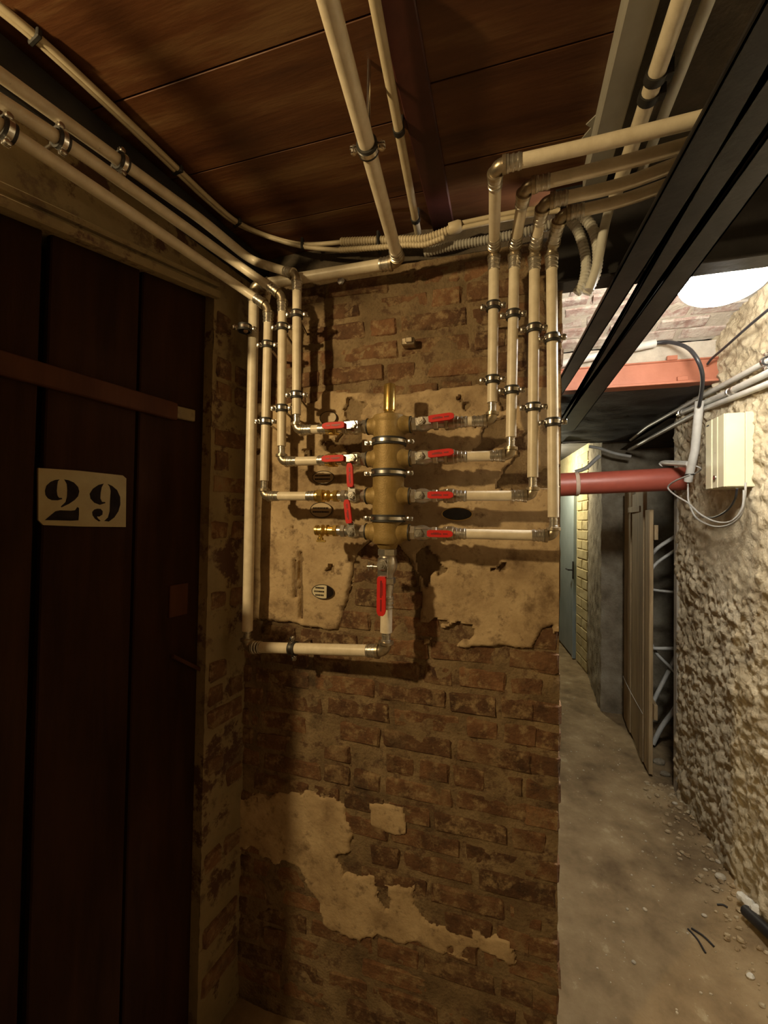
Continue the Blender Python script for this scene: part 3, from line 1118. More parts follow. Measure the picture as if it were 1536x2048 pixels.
# ---- the brass manifold
MX = onY(777, 950, PY).x
zt, zb = onY(777, 833, PY).z, onY(777, 1087, PY).z
MR = 0.0425
rowpx = [851.5, 917.5, 992, 1064]
rowz = [onY(777, q, PY).z for q in rowpx]
man = thing('manifold', (MX, PY, zb), 'cast brass distribution manifold with eight side ports standing off the pier', 'manifold')
mb = MB()
lathe(mb, (MX, PY, zb), (0, 0, 1), [(0, MR * 0.86), (0.004, MR * 0.93), (0.02, MR * 0.98), (zt - zb - 0.022, MR), (zt - zb - 0.018, MR * 1.0), (zt - zb - 0.016, MR * 1.03), (zt - zb - 0.004, MR * 1.03), (zt - zb - 0.001, MR * 1.02), (zt - zb, MR * 0.99)], 40)
obj('body', mb, M_bronze, man, 40)
PORT = MR + 0.020
for z in rowz:
    for sg in (-1, 1):
        mb = MB()
        lathe(mb, (MX, PY, z), (sg, 0, 0), [(0.0, 0.030), (MR * 0.8, 0.030), (MR, 0.026), (MR + 0.006, 0.0225), (PORT - 0.002, 0.0215), (PORT, 0.019)], 24)
        obj('port', mb, M_bronze, man, 40)
        mb = MB()
        lathe(mb, (MX + sg * (PORT - 0.0045), PY, z), (sg, 0, 0), [(0, 0.0215), (0, 0.0228), (0.0035, 0.0228), (0.0035, 0.0205)], 20)
        obj('gasket', mb, M_black, man, 40)
mb = MB()
st = onY(778, 768, PY).z - zt
lathe(mb, (MX, PY, zt - 0.002), (0, 0, 1), [(0, 0.022), (0.004, 0.021), (0.012, 0.0145), (0.017, 0.0140), (0.018, 0.0165), (st - 0.003, 0.0165), (st, 0.0145)], 24)
obj('vent_stub', mb, M_brass, man, 40)
mb = MB()
lathe(mb, (MX, PY, zb + 0.002), (0, 0, -1), [(0, MR * 0.7), (0.012, 0.026), (0.016, 0.022)], 24)
obj('base_socket', mb, M_bronze, man, 40)


# ---- ball valves
def xform(M, pts):
    return [M @ Vector(p) for p in pts]


def valve(origin, ax, lever_dir, label, nut='union', scale=1.0, front=Vector((0, -1, 0)), group=None, name='ball_valve', big=False):
    """ax: unit axis away from the manifold. lever_dir: direction of the lever in the plane across `front`."""
    o = Vector(origin)
    ax = Vector(ax)
    lv = Vector(lever_dir).normalized()
    sd = front.cross(lv)
    s = scale
    root = thing(name, o, label, 'valve', group)
    mb = MB()
    hexnut(mb, o, ax, 0.0195 * s, 0.014 * s)
    lathe(mb, o + ax * 0.014 * s, ax, [(0, 0.016 * s), (0.004 * s, 0.018 * s), (0.012 * s, 0.0205 * s), (0.022 * s, 0.0205 * s), (0.030 * s, 0.018 * s), (0.036 * s, 0.0145 * s), (0.050 * s, 0.0140 * s)], 20)
    hexnut(mb, o + ax * 0.058 * s, ax, 0.0185 * s, 0.013 * s)
    lathe(mb, o + ax * 0.070 * s, ax, [(0, 0.013 * s), (0.020 * s, 0.013 * s)], 16)
    obj('body', mb, M_nickel, root, 35)
    sp = o + ax * 0.030 * s
    mb = MB()
    lathe(mb, sp + front * 0.014 * s, front, [(0, 0.010 * s), (0.012 * s, 0.010 * s), (0.013 * s, 0.0075 * s), (0.028 * s, 0.0075 * s)], 16)
    hexnut(mb, sp + front * 0.033 * s, front, 0.0110 * s, 0.007 * s)
    lathe(mb, sp + front * 0.040 * s, front, [(0, 0.004 * s), (0.004 * s, 0.004 * s)], 10)
    obj('stem', mb, M_nickel, root, 35)
    hp = sp + front * 0.0315 * s
    mb = MB()
    obox(mb, hp + lv * 0.006 * s, lv * 0.020 * s, sd * 0.0105 * s, front * 0.0016, 0.001)
    obj('lever_strap', mb, M_zinc, root)
    L0, L1 = 0.022 * s, (0.086 * s if not big else 0.098 * s)
    mb = MB()
    hh = hp + front * 0.004
    wdt = 0.0088 * s
    outl = []
    for t, wd in ((L0, wdt * 0.75), (L0 + 0.006, wdt), (L1 - 0.012, wdt), (L1 - 0.004, wdt * 0.8), (L1, wdt * 0.45)):
        outl.append((t, wd))
    poly = [hh + lv * t + sd * wd for t, wd in outl] + [hh + lv * t - sd * wd for t, wd in reversed(outl)]
    prism(mb, poly, front * 0.007)
    lev = obj('lever', mb, M_red, root)
    mb = MB()
    z0 = hh + front * 0.0068
    mid = (L0 + L1) / 2
    for (t0, t1, q0, q1) in ((L0 + 0.010, mid + 0.004, -0.25, 0.12), (mid + 0.008, L1 - 0.012, -0.20, 0.15), (L0 + 0.016, mid - 0.002, 0.20, 0.32)):
        poly = [z0 + lv * t0 + sd * wdt * q0, z0 + lv * t1 + sd * wdt * q0, z0 + lv * t1 + sd * wdt * q1, z0 + lv * t0 + sd * wdt * q1]
        prism(mb, poly, front * 0.0007)
    obj('imprint', mb, M_redprint, lev)
    end = o + ax * 0.088 * s
    if nut == 'union':
        mb = MB()
        hexnut(mb, end, ax, 0.0205 * s, 0.010 * s)
        lathe(mb, end + ax * 0.010 * s, ax, [(0, 0.019 * s), (0.014 * s, 0.019 * s), (0.016 * s, 0.0165 * s), (0.022 * s, 0.0165 * s)], 20)
        obj('union_nut', mb, M_brass if ax.x < 0 else M_tin, root, 35)
        mb = MB()
        lathe(mb, end + ax * 0.021 * s, ax, [(0, 0.0185 * s), (0.005 * s, 0.0185 * s), (0.006 * s, 0.0135 * s), (0.009 * s, 0.0135 * s)], 20)
        obj('collar', mb, M_nickel, root, 35)
    elif nut == 'open':
        mb = MB()
        hexnut(mb, end - ax * 0.006, ax, 0.0175, 0.012)
        lathe(mb, end + ax * 0.006, ax, [(0, 0.0125), (0.016, 0.0125), (0.017, 0.0165), (0.020, 0.0165), (0.026, 0.010), (0.032, 0.0165), (0.035, 0.0165), (0.036, 0.012), (0.046, 0.012), (0.047, 0.0145), (0.054, 0.0145), (0.056, 0.011)], 18)
        obj('pipe_tail', mb, M_brass, root, 35)
        mb = MB()
        tp = end + ax * 0.046
        lathe(mb, tp, (0, 0, -1), [(0, 0.006), (0.020, 0.006), (0.021, 0.009), (0.027, 0.009)], 12)
        obox(mb, tp + Vector((0.004, -0.004, -0.030)), (0.014, 0, 0), (0, 0.003, 0), (0, 0, 0.003), 0.001)
        obj('drain_cock', mb, M_brass, root, 35)
    elif nut == 'tee':
        mb = MB()
        hexnut(mb, end - ax * 0.006, ax, 0.018, 0.012)
        lathe(mb, end + ax * 0.006, ax, [(0, 0.0125), (0.007, 0.0125), (0.012, 0.008), (0.018, 0.0165), (0.022, 0.0165), (0.030, 0.010), (0.034, 0.010)], 18)
        hexnut(mb, end + ax * 0.038, ax, 0.0205, 0.016)
        lathe(mb, end + ax * 0.053, ax, [(0, 0.0185), (0.005, 0.0185), (0.006, 0.0135), (0.010, 0.0135)], 18)
        obj('pipe_tail', mb, M_brass, root, 35)
    return root


VEND = 0.088 + 0.030
VG = 'red lever ball valves on the brass manifold'
ordn = ['top', 'second', 'third', 'lowest']
for i, z in enumerate(rowz):
    oL, oR = Vector((MX - PORT, PY, z)), Vector((MX + PORT, PY, z))
    up = (i >= 2)
    labL = ['top ball valve on the door side of the manifold, red lever lying flat',
            'second ball valve down on the door side, red lever lying along its pipe',
            'third ball valve down on the door side, red lever turned upright, pipe fitted',
            'lowest ball valve on the door side, red lever upright, open brass end without pipe'][i]
    labR = ['top ball valve on the corridor side of the manifold, followed by a bare elbow',
            'second ball valve down on the corridor side, red lever, followed by the shortest pipe',
            'third ball valve down on the corridor side, red lever above the black oval plate',
            'lowest ball valve on the corridor side, red lever, longest cream pipe after it'][i]
    if i < 2:
        ld = Vector((-1, 0, -0.02))
    else:
        ld = Vector((-0.06 if i == 2 else -0.14, 0, 1))
    valve(oL, (-1, 0, 0), ld, labL, ['union', 'union', 'tee', 'open'][i], group=VG)
    valve(oR, (1, 0, 0), (1, 0, 0.09 if i < 2 else 0.0), labR, 'union', group=VG)

# large main valve under the manifold
bo = Vector((MX, PY, zb - 0.014))
mv = valve(bo, (0, 0, -1), (0, 0, -1), 'large upright main ball valve under the manifold with a long red lever', 'none', 1.32, name='main_ball_valve', big=True)
tz = zb - 0.014 - 0.088 * 1.32
mb = MB()
lathe(mb, (MX, PY, tz + 0.02), (0, 0, -1), [(0, 0.019), (0.012, 0.019), (0.013, 0.016), (0.030, 0.016), (0.031, 0.019), (0.036, 0.019)], 20)
obj('union_nut', mb, M_nickel, mv, 35)
mb = MB()
tp = bo + Vector((-0.026, 0, -0.050))
lathe(mb, tp, (-1, 0, 0), [(0, 0.005), (0.012, 0.005), (0.013, 0.008), (0.020, 0.008), (0.021, 0.004), (0.030, 0.004)], 12)
obox(mb, tp + Vector((-0.026, 0, 0)), (0.002, 0, 0), (0, 0.002, 0), (0, 0, 0.012), 0.001)
obj('drain_screw', mb, M_zinc, mv, 35)

# ---- pipe runs
PYr = PY
# main supply: from the main valve down, along the bottom, up beside the door wall, along the top, out along the ceiling
PYS = PY + 0.044
ZC = onY(797, 524, PYS).z
pts = [Vector((MX, PY, tz - 0.0168)), onY(779, 1303, PY), onY(494, 1294, PYS), onY(508, 556, PYS), Vector((onY(797, 524, PYS).x, PYS, ZC))]
pts[1].x = MX
pts[3].z = pts[4].z = ZC
pts[3].x = onY(508, 600, PYS).x
pe = onZ(640, -60, ZC)
pts.append(pe)
pipe_run('supply_pipe', 'thickest cream supply pipe from the main valve up the corner and out under the ceiling', 'pipe', pts, R32, ['E', 'E', 'E', 'E'], ('sleeve', 'none'))

ends_left = [(-PORT - VEND), (-PORT - VEND), (-PORT - 0.088 - 0.063), None]
# pipes over the door: index 0 = top row (riser nearest the manifold)
OFFP = 0.062
hl = [
    [(-60, 106), (15, 160), (250, 330), (400, 437), (455, 477), (505, 521)],
    [(-60, 163), (135, 288), (300, 404), (470, 525)],
    [(-60, 208), (30, 272), (260, 425), (474, 571)],
]
topel = [onY(594, 550, PY), onY(565, 592, PY), onY(537, 614, PY)]
riser_bot = [onY(593, 862, PY), onY(563, 927, PY), onY(528, 990, PY)]
labs = ['cream pipe from the top valve, riser nearest the manifold, uppermost pipe over the door',
        'cream pipe from the second valve, middle of the three pipes over the door',
        'cream pipe from the third valve, lowest of the three pipes over the door']
for i in range(3):
    z = rowz[i]
    rx = riser_bot[i].x
    p = [Vector((MX + ends_left[i], PY, z)), Vector((rx, PY, z)), Vector((topel[i].x, PY, topel[i].z))]
    hp = [onL(a, b, OFFP) for a, b in reversed(hl[i])]
    if i == 0:
        hp[0] = onL(502, 521, OFFP)
        hp.pop(1)
    hp.append(hp[-1] - dL * 0.35)
    p += hp
    kinds = ['E', 'E'] + [('B', 0.05)] * (len(hp) - 2) + [('B', 0.012)]
    pipe_run('water_pipe', labs[i], 'pipe', p, R26, kinds, ('sleeve', 'none'), group='cream pipes on the door side')

# corridor side
ZR = CAMZ + 0.70
rb_px = [(984, 847), (1021, 918), (1065, 988), (1107, 1063)]
un_px = [(988, 503), (1029, 500), (1069, 503), (1103, 500)]
el_px = [(991, 333), (1050, 374), (1087, 405), (1121, 430)]
run_px = [[(1200, 287), (1400, 238)], [(1250, 325), (1392, 285)], [(1240, 372), (1350, 330)], [(1240, 404), (1345, 366)]]
labs = ['cream pipe from the top corridor side valve, riser nearest the manifold',
        'cream pipe from the second corridor side valve, second riser from the manifold',
        'cream pipe from the third corridor side valve, third riser from the manifold',
        'cream pipe from the lowest corridor side valve, riser at the pier edge']
riserR = []
for i in range(4):
    z = rowz[i]
    a = onY(*rb_px[i], PY)
    u = onY(*un_px[i], PY)
    e = onZ(*el_px[i], ZR)
    q = [onZ(x, y_, ZR) for x, y_ in run_px[i]]
    q.append(q[-1] + Vector((0.02, -0.004, 0)))
    p = [Vector((MX + PORT + VEND, PY, z)), Vector((a.x, PY, z)), Vector((u.x, PY, u.z)), e] + q
    riserR.append((a.x, u.x, z, u.z))
    pipe_run('water_pipe', labs[i], 'pipe', p, R26, ['E', 'E', 'E', ('B', 0.1), ('B', 0.06)], ('sleeve', 'none'), group='cream pipes on the corridor side', e=R26 * 1.35, slv=0.028)


# ---- pipe clamps
def clamp(p, d, r, label, side=None, out=None, wall=None, group='pipe clamps on the pier', name='pipe_clamp', earlen=0.014, thick=0.006):
    """Rubber lined band with two screw ears; d pipe direction, side the direction of the ears, out towards the viewer; rod back to `wall` distance."""
    p, d = Vector(p), Vector(d).normalized()
    out = Vector(out) if out is not None else Vector((0, -1, 0))
    out = (out - d * out.dot(d)).normalized()
    side = d.cross(out).normalized()
    root = thing(name, p, label, 'clamp', group)
    h = thick
    mb = MB()
    lathe(mb, p - d * (h + 0.004), d, [(0, r + 0.0004), (0, r + 0.0048), (2 * h + 0.008, r + 0.0048), (2 * h + 0.008, r + 0.0004)], 24, False)
    obj('rubber_lining', mb, M_black, root, 40)
    mb = MB()
    lathe(mb, p - d * h * 0.72, d, [(0, r + 0.002), (0, r + 0.0060), (1.44 * h, r + 0.0060), (1.44 * h, r + 0.002)], 24, False)
    for s in (-1, 1):
        c = p + side * s * (r + 0.004 + earlen / 2)
        for oo in (-1, 1):
            obox(mb, c + out * oo * 0.0026, side * (earlen / 2 + 0.001), out * 0.0013, d * h, 0.0005)
    obj('steel_band', mb, M_zinc, root, 40)
    for s in (-1, 1):
        c = p + side * s * (r + 0.004 + earlen * 0.6)
        mb = MB()
        lathe(mb, c - out * 0.008, out, [(0, 0.003), (0.012, 0.003), (0.0121, 0.0062), (0.0165, 0.0056), (0.0175, 0.003)], 12)
        obj('screw', mb, M_zinc, root, 40)
    if wall:
        mb = MB()
        lathe(mb, p - out * (r + 0.003), -out, [(0, 0.007), (0.010, 0.007), (0.0101, 0.004), (wall - r, 0.004)], 12)
        obj('threaded_rod', mb, M_zinc, root, 40)
    return root


WD = WALLY - PY
Z = Vector((0, 0, 1))


def onrise(px0, py, xa, xb, za, zb_):
    z = onY(px0, py, PY).z
    t = (z - za) / (zb_ - za)
    return Vector((xa + (xb - xa) * t, PY, z)), Vector((xb - xa, 0, zb_ - za))


lclamps = [
    (0, 598, 629, 'upper clamp on the door side riser nearest the manifold'),
    (0, 599, 790, 'shiny lower clamp on the door side riser nearest the manifold'),
    (1, 568, 655, 'upper clamp on the middle door side riser'),
    (1, 565, 817, 'lower clamp on the middle door side riser'),
    (2, 540, 690, 'upper clamp on the third door side riser from the manifold'),
    (2, 535, 843, 'lower clamp on the third door side riser from the manifold'),
]
for i, px, py, lab in lclamps:
    p, d = onrise(px, py, riser_bot[i].x, topel[i].x, rowz[i], topel[i].z)
    clamp(p, d, R26, lab, wall=WD, out=(0.25, -1, 0))
p, d = onrise(503, 655, pts[2].x, pts[3].x, pts[2].z, pts[3].z)
clamp(p, d, R32, 'clamp near the top of the thick supply riser in the wall corner', wall=WD, out=(0.5, -1, 0))
for i, px, py, lab in [
    (0, 988, 613, 'upper clamp on the corridor side riser nearest the manifold'),
    (0, 988, 760, 'lower clamp on the corridor side riser nearest the manifold'),
    (1, 1027, 630, 'upper clamp on the second corridor side riser from the manifold'),
    (1, 1026, 781, 'lower clamp on the second corridor side riser from the manifold'),
    (2, 1068, 658, 'upper clamp on the third corridor side riser from the manifold'),
    (2, 1066, 815, 'lower clamp on the third corridor side riser from the manifold'),
    (3, 1105, 677, 'upper clamp on the riser at the pier edge'),
    (3, 1106, 845, 'lower clamp on the riser at the pier edge'),
]:
    xa, xb, za, zb_ = riserR[i]
    p, d = onrise(px, py, xa, xb, za, zb_)
    clamp(p, d, R26, lab, wall=WD)
pc = onY(577, 1298, PY)
d = pts[2] - pts[1]
t = (pc.x - pts[1].x) / (pts[2].x - pts[1].x)
clamp(pts[1] + d * t, d, R32, 'clamp on the horizontal supply pipe below the plaster', wall=WD)
for py, lab in ((885, 'top of the three clamps round the brass manifold'), (947, 'middle one of the three clamps round the brass manifold'), (1037, 'lowest of the three clamps round the brass manifold')):
    clamp((MX, PY, onY(777, py, PY).z), Z, MR, lab, wall=WD, group='clamps round the manifold', earlen=0.021, thick=0.0055)
# clips on the pipes over the door
for i, px, py, lab in ((0, 243, 325, 'clip on the uppermost pipe over the door'), (1, 122, 280, 'clip on the middle pipe over the door'), (2, 14, 258, 'clip on the lowest pipe over the door')):
    c = onL(px, py, OFFP)
    seg = [onL(a, b, OFFP) for a, b in hl[i]]
    best = min(range(len(seg) - 1), key=lambda k: abs((seg[k] + seg[k + 1]).dot(dL) / 2 - c.dot(dL)))
    a, b = seg[best], seg[best + 1]
    t = (c - a).dot(b - a) / (b - a).length_squared
    clamp(a + (b - a) * t, b - a, R26 + 0.0014, lab, out=nL, wall=OFFP, group='clips on the pipes over the door', name='pipe_clip', earlen=0.010)
# clamp under the ceiling
t = (onZ(752, 292, ZC) - pts[4]).length / (pe - pts[4]).length
dC = (pe - pts[4])
clamp(pts[4] + dC * t, dC, R32, 'clamp hanging from the ceiling round the thick supply pipe', out=(0, 0, -1), wall=CEIL - ZC + 0.01, group='ceiling clamps', name='ceiling_clamp')

# bolt bracket in the brickwork above the manifold
bp_ = onY(820, 690, WALLY - 0.006)
br = thing('wall_anchor', bp_, 'square steel anchor in a plaster dab high above the manifold', 'anchor')
mb = MB()
obox(mb, bp_ + Vector((0, -0.012, 0)), (0.019, 0, 0), (0, 0.018, 0), (0, 0, 0.011), 0.003)
obj('socket', mb, M_tin, br)
mb = MB()
obox(mb, bp_ + Vector((0.004, -0.032, 0.001)), (0.010, 0, 0), (0, 0.004, 0), (0, 0, 0.008), 0.002)
obj('square_plug', mb, M_tin, br)
mb = MB()
sphere(mb, onY(682, 562, WALLY - 0.01), 0.011, 14, 8)
lathe(mb, onY(682, 562, WALLY - 0.03), (0, 1, 0), [(0, 0.004), (0.001, 0.012), (0.004, 0.012), (0.006, 0.009)], 6)
tag(obj('wall_bolt', mb, M_zinc, None, 40), 'small round bolt head under the horizontal supply pipe', 'bolt')


# ---- oval label plates
def oval(px, py, rx, rz, m, label, y=WALLY - 0.018, strokes=3, dark=False, frac=0.0):
    c = onY(px, py, y)
    root = thing('oval_label', c, label, 'label plate', 'oval label plates on the pier')
    n = 28
    pts = [c + Vector((math.cos(2 * math.pi * k / n) * rx, 0, math.sin(2 * math.pi * k / n) * rz)) for k in range(n)]
    mb = MB()
    prism(mb, pts, (0, -0.003, 0))
    obj('plate', mb, m, root)
    mb = MB()
    for k in range(n):
        pass
    ring = [p for p in pts] + [pts[0]]
    tube(mb, [p + Vector((0, -0.003, 0)) for p in ring], 0.0011, 6, False)
    obj('rim', mb, M_darksteel if not dark else M_brass, root, 60)
    if strokes:
        mb = MB()
        random.seed(int(px * 7 + py))
        for q in range(strokes):
            zz = (q - (strokes - 1) / 2) * -rz * 0.52
            half = rx * 0.78 * math.sqrt(max(0.1, 1 - (zz / rz) ** 2))
            x = -half
            while x < half * (0.25 if frac else 1) - 0.003:
                wd = random.uniform(0.0018, 0.0034)
                box(mb, c.x + x, c.x + x + wd, y - 0.0040, y - 0.0028, c.z + zz - rz * 0.11, c.z + zz + rz * 0.11)
                x += wd + 0.0014
        obj('lettering', mb, M_ink, root)
    if frac:
        mb = MB()
        pp = [p for p in pts if p.x >= c.x + rx * 0.30]
        pp = [p for p in pts[-(n // 4):] + pts[:n // 4 + 1] if p.x >= c.x + rx * 0.38]
        pp = [Vector((c.x + rx * 0.38, y, pp[0].z)), *pp, Vector((c.x + rx * 0.38, y, pp[-1].z))]
        prism(mb, [p + Vector((0, -0.0031, 0)) for p in pp], (0, -0.0008, 0))
        obj('black_field', mb, M_ink, root)


oval(646, 1183, 0.036, 0.0215, M_label, 'oval cream label with a black end, alone below the valves', strokes=3, frac=1)
oval(647, 955, 0.036, 0.020, M_clearlabel, 'dull oval label just below the second door side valve', strokes=2)
oval(643, 1020, 0.037, 0.023, M_clearlabel, 'dull oval label below the third door side valve', strokes=2)
oval(657, 836, 0.028, 0.020, M_clearlabel, 'dull oval label half behind the top door side lever', strokes=0)
oval(914, 1028, 0.042, 0.018, M_black, 'black oval plate between the two lowest corridor side valves', strokes=0, dark=True)

# ================================================================== CABLES AND CONDUITS


def smoothpath(pts, n=8):
    pts = [Vector(p) for p in pts]
    out = []
    P_ = [pts[0]] + pts + [pts[-1]]
    for i in range(1, len(P_) - 2):
        a, b, c, d = P_[i - 1], P_[i], P_[i + 1], P_[i + 2]
        for k in range(n):
            t = k / n
            out.append(0.5 * ((2 * b) + (c - a) * t + (2 * a - 5 * b + 4 * c - d) * t * t + (3 * b - a - 3 * c + d) * t ** 3))
    out.append(pts[-1])
    return out


def resample(pts, st):
    out = [pts[0]]
    acc = 0.0
    for a, b in zip(pts[:-1], pts[1:]):
        L = (b - a).length
        t = st - acc
        while t <= L:
            out.append(a + (b - a) * (t / L))
            t += st
        acc = (acc + L) % st if L > 0 else acc
    return out


def corrugated(name, pts, r, label, m=M_conduit, st=0.0021):
    q = resample(smoothpath(pts, 10), st)
    rs = [r * (1.0 if (k // 2) % 2 else 0.86) for k in range(len(q))]
    mb = MB()
    tube(mb, q, rs, 12)
    return tag(obj(name, mb, m, None, 30), label, 'conduit')


def cable(name, pts, r, label, m, cat='cable', seg=10):
    mb = MB()
    tube(mb, smoothpath(pts, 8), r, seg)
    return tag(obj(name, mb, m, None, 60), label, cat)


ZK = CEIL - 0.014
cl = [(-30, -6), (70, 74), (200, 193), (355, 341), (420, 402), (475, 446), (540, 474), (605, 488)]
cp = [onZ(a, b, ZK) for a, b in cl]
cp[-1] = onY(605, 488, 1.165)
cp[-2] = (cp[-2] + onY(540, 474, 1.15)) / 2
sid = Vector((0.0065, 0.004, 0))
lo_end = onY(686, 501, 1.165)
up_end = onY(690, 484, 1.165)
cable('ceiling_cable', [p + sid * 0.9 for p in cp] + [up_end], 0.0066, 'upper one of the two cream cables clipped along the ceiling edge', M_conduit)
cable('ceiling_cable', [p - sid * 0.9 for p in cp[:-1]] + [cp[-1] - Vector((0, 0, 0.008)), lo_end], 0.0066, 'lower one of the two cream cables clipped along the ceiling edge', M_conduit)
for k, (a, b) in enumerate(((70, 74), (355, 341), (475, 446), (607, 488))):
    c = onZ(a, b, ZK) if k < 3 else onY(a, b, 1.165)
    j = [1, 3, 5, 7][k]
    dd = (cp[min(j + 1, 7)] - cp[j - 1]).normalized()
    lab = ['black cable clip nearest the camera on the ceiling edge cables', 'black cable clip midway along the ceiling edge cables', 'black cable clip where the ceiling cables start to bend', 'black cable clip where the two ceiling cables part'][k]
    s2 = dd.cross(Vector((0, 0, 1))).normalized() if k < 3 else Vector((0, 0, 1))
    o2 = dd.cross(s2)
    mb = MB()
    obox(mb, cp[j], dd * 0.0045, s2 * 0.0175, o2 * 0.0085, 0.002)
    tag(obj('cable_clip', mb, M_black), lab, 'clip', 'black clips on the ceiling cables')
Yc = 1.165
corrugated('corrugated_conduit', [onY(682, 484, Yc), onY(760, 481, Yc), onY(840, 479, Yc), onY(872, 471, Yc), onY(905, 458, Yc)], 0.0125, 'ribbed cream conduit, upper one behind the ceiling pipe')
corrugated('corrugated_conduit', [onY(678, 500, 1.14), onY(757, 495, 1.14), onY(810, 490, 1.14), onY(850, 489, 1.14), onY(890, 474, 1.14)], 0.0082, 'thin ribbed cream conduit just under the upper ribbed one')
mb = MB()
a = onY(758, 486, Yc)
obox(mb, a, (0.004, 0, 0), (0, 0.016, 0), (0, 0, 0.029), 0.002)
tag(obj('cable_clip', mb, M_black), 'black clip holding the ribbed conduits beside the ceiling pipe', 'clip', 'black clips on the ceiling cables')
mb = MB()
a = onY(908, 456, Yc)
lathe(mb, onY(898, 459, Yc), onY(922, 451, Yc) - onY(898, 459, Yc), [(0, 0.015), (0.002, 0.0165), (0.028, 0.0165), (0.036, 0.013)], 18)
tag(obj('conduit_socket', mb, M_conduit, None, 40), 'plain cream socket joining the ribbed conduit to the straight cables', 'conduit')
for q, off in enumerate((0.007, -0.007)):
    cable('ceiling_cable', [onY(915, 453, Yc) + Vector((0, 0, off)), onY(990, 437, Yc) + Vector((0, 0, off)), onY(1060, 424, Yc) + Vector((0, 0, off)), onY(1120, 416, Yc) + Vector((0, 0, off))], 0.0066,
          ['upper straight cable leaving the socket towards the corridor', 'lower straight cable leaving the socket towards the corridor'][q], M_conduit)
corrugated('corrugated_conduit', [onY(848, 506, 1.18), onY(900, 493, 1.18), onY(980, 479, 1.18), onY(1060, 462, 1.18), onY(1130, 440, 1.18)], 0.0125, 'dusty ribbed conduit running behind the corridor side risers', M_trunk)
# hoses looping down at the pier edge
corrugated('corrugated_hose', [onY(1130, 432, 1.135), onY(1152, 455, 1.135), onY(1166, 490, 1.135), onY(1172, 530, 1.135), onY(1166, 566, 1.135), onY(1152, 588, 1.14)], 0.0125, 'ribbed grey hose looping down at the pier edge, inner one', M_pvc)
corrugated('corrugated_hose', [onY(1148, 416, 1.10), onY(1182, 452, 1.10), onY(1195, 495, 1.10), onY(1193, 540, 1.10), onY(1182, 570, 1.10), onY(1172, 590, 1.105)], 0.0125, 'ribbed grey hose looping down at the pier edge, outer one', M_pvc)
cable('grey_conduit', [onY(1222, 405, 1.07), onY(1210, 450, 1.07), onY(1200, 500, 1.07), onY(1190, 545, 1.075), onY(1178, 580, 1.08)], 0.011, 'smooth light conduit dropping beside the ribbed hoses', M_pvc, 'conduit')
# second ceiling pipe
Z2 = CEIL - 0.028
mb = MB()
a, b = onZ(738, -60, Z2), onZ(836, 466, Z2)
tube(mb, [a, b], 0.0105, 14)
tag(obj('electrical_conduit', mb, M_conduit, None, 50), 'thin straight conduit on the ceiling beside the thick supply pipe', 'conduit')
for k, (px, py) in enumerate(((788, 262), (830, 438))):
    c = onZ(px, py, Z2)
    t = (c - a).dot(b - a) / (b - a).length_squared
    c = a + (b - a) * t
    dd = (b - a).normalized()
    mb = MB()
    lathe(mb, c - dd * 0.006, dd, [(0, 0.0100), (0, 0.0135), (0.012, 0.0135), (0.012, 0.0100)], 16, False)
    obox(mb, c + Vector((0, 0, 0.018)), dd * 0.006, dd.cross(Z) * 0.010, (0, 0, 0.012), 0.001)
    tag(obj('conduit_clip', mb, M_black, None, 40), ['black clip on the thin ceiling conduit near the ceiling clamp', 'black clip at the far end of the thin ceiling conduit'][k], 'clip', 'clips on the thin ceiling conduit')

# ceiling services at the corridor edge
ZT = CEIL - 0.045
a, b = onZ(1275, 120, ZT), onZ(1185, 330, ZT)
mb = MB()
d = (b - a).normalized()
d = Vector((0.0, 1, 0))
xm = (a.x + b.x) / 2
box(mb, xm - 0.026, xm + 0.026, 0.62, NBY - 0.04, ZT, CEIL + 0.005, 0.003)
tag(obj('cable_trunking', mb, M_trunk), 'grey square cable trunking on the ceiling where the corridor begins', 'trunking')
ZI = CEIL - 0.06
a, b = onZ(1350, 60, ZI), onZ(1268, 262, ZI)
xi = (a.x + b.x) / 2
ip = thing('insulated_pipe', (xi, 0.7, ZI), 'beige lagged pipe with black straps hanging beside the grey trunking', 'pipe')
mb = MB()
tube(mb, [(xi, 0.60, ZI), (xi, NBY - 0.02, ZI)], 0.0155, 18)
obj('lagging', mb, M_pipe, ip, 50)
for px, py in ((1312, 150), (1300, 190)):
    c = onZ(px, py, ZI)
    mb = MB()
    lathe(mb, (xi, c.y - 0.008, ZI), (0, 1, 0), [(0, 0.0158), (0, 0.0195), (0.016, 0.0195), (0.016, 0.0158)], 18, False)
    obox(mb, (xi + 0.022, c.y, ZI + 0.02), (0.006, 0, 0), (0, 0.008, 0), (0, 0, 0.03), 0.001)
    obj('strap', mb, M_black, ip, 40)
cable('grey_conduit', [(xi + 0.045, 0.65, ZI + 0.01), (xi + 0.045, 0.9, ZI + 0.01), (xi + 0.045, NBY - 0.04, ZI + 0.01)], 0.011, 'thin grey conduit next to the lagged pipe', M_pvc, 'conduit')

# bare plaster where the red ceiling paint stops
pl = [onZ(a, b, CEIL - 0.0015) for a, b in ((1262, 95), (1250, 120), (1222, 168), (1228, 176), (1196, 214), (1203, 220), (1172, 250), (1182, 256), (1160, 282), (1200, 276), (1222, 262), (1240, 200), (1262, 130))]
mb = MB()
prism(mb, pl, (0, 0, 0.004))
obj('bare_patch', mb, M_trunk, ceiling)

# ---- dark steel channels hung under the corridor ceiling
ZRL = CAMZ + 0.62
RY0, RY1 = 0.25, 3.0


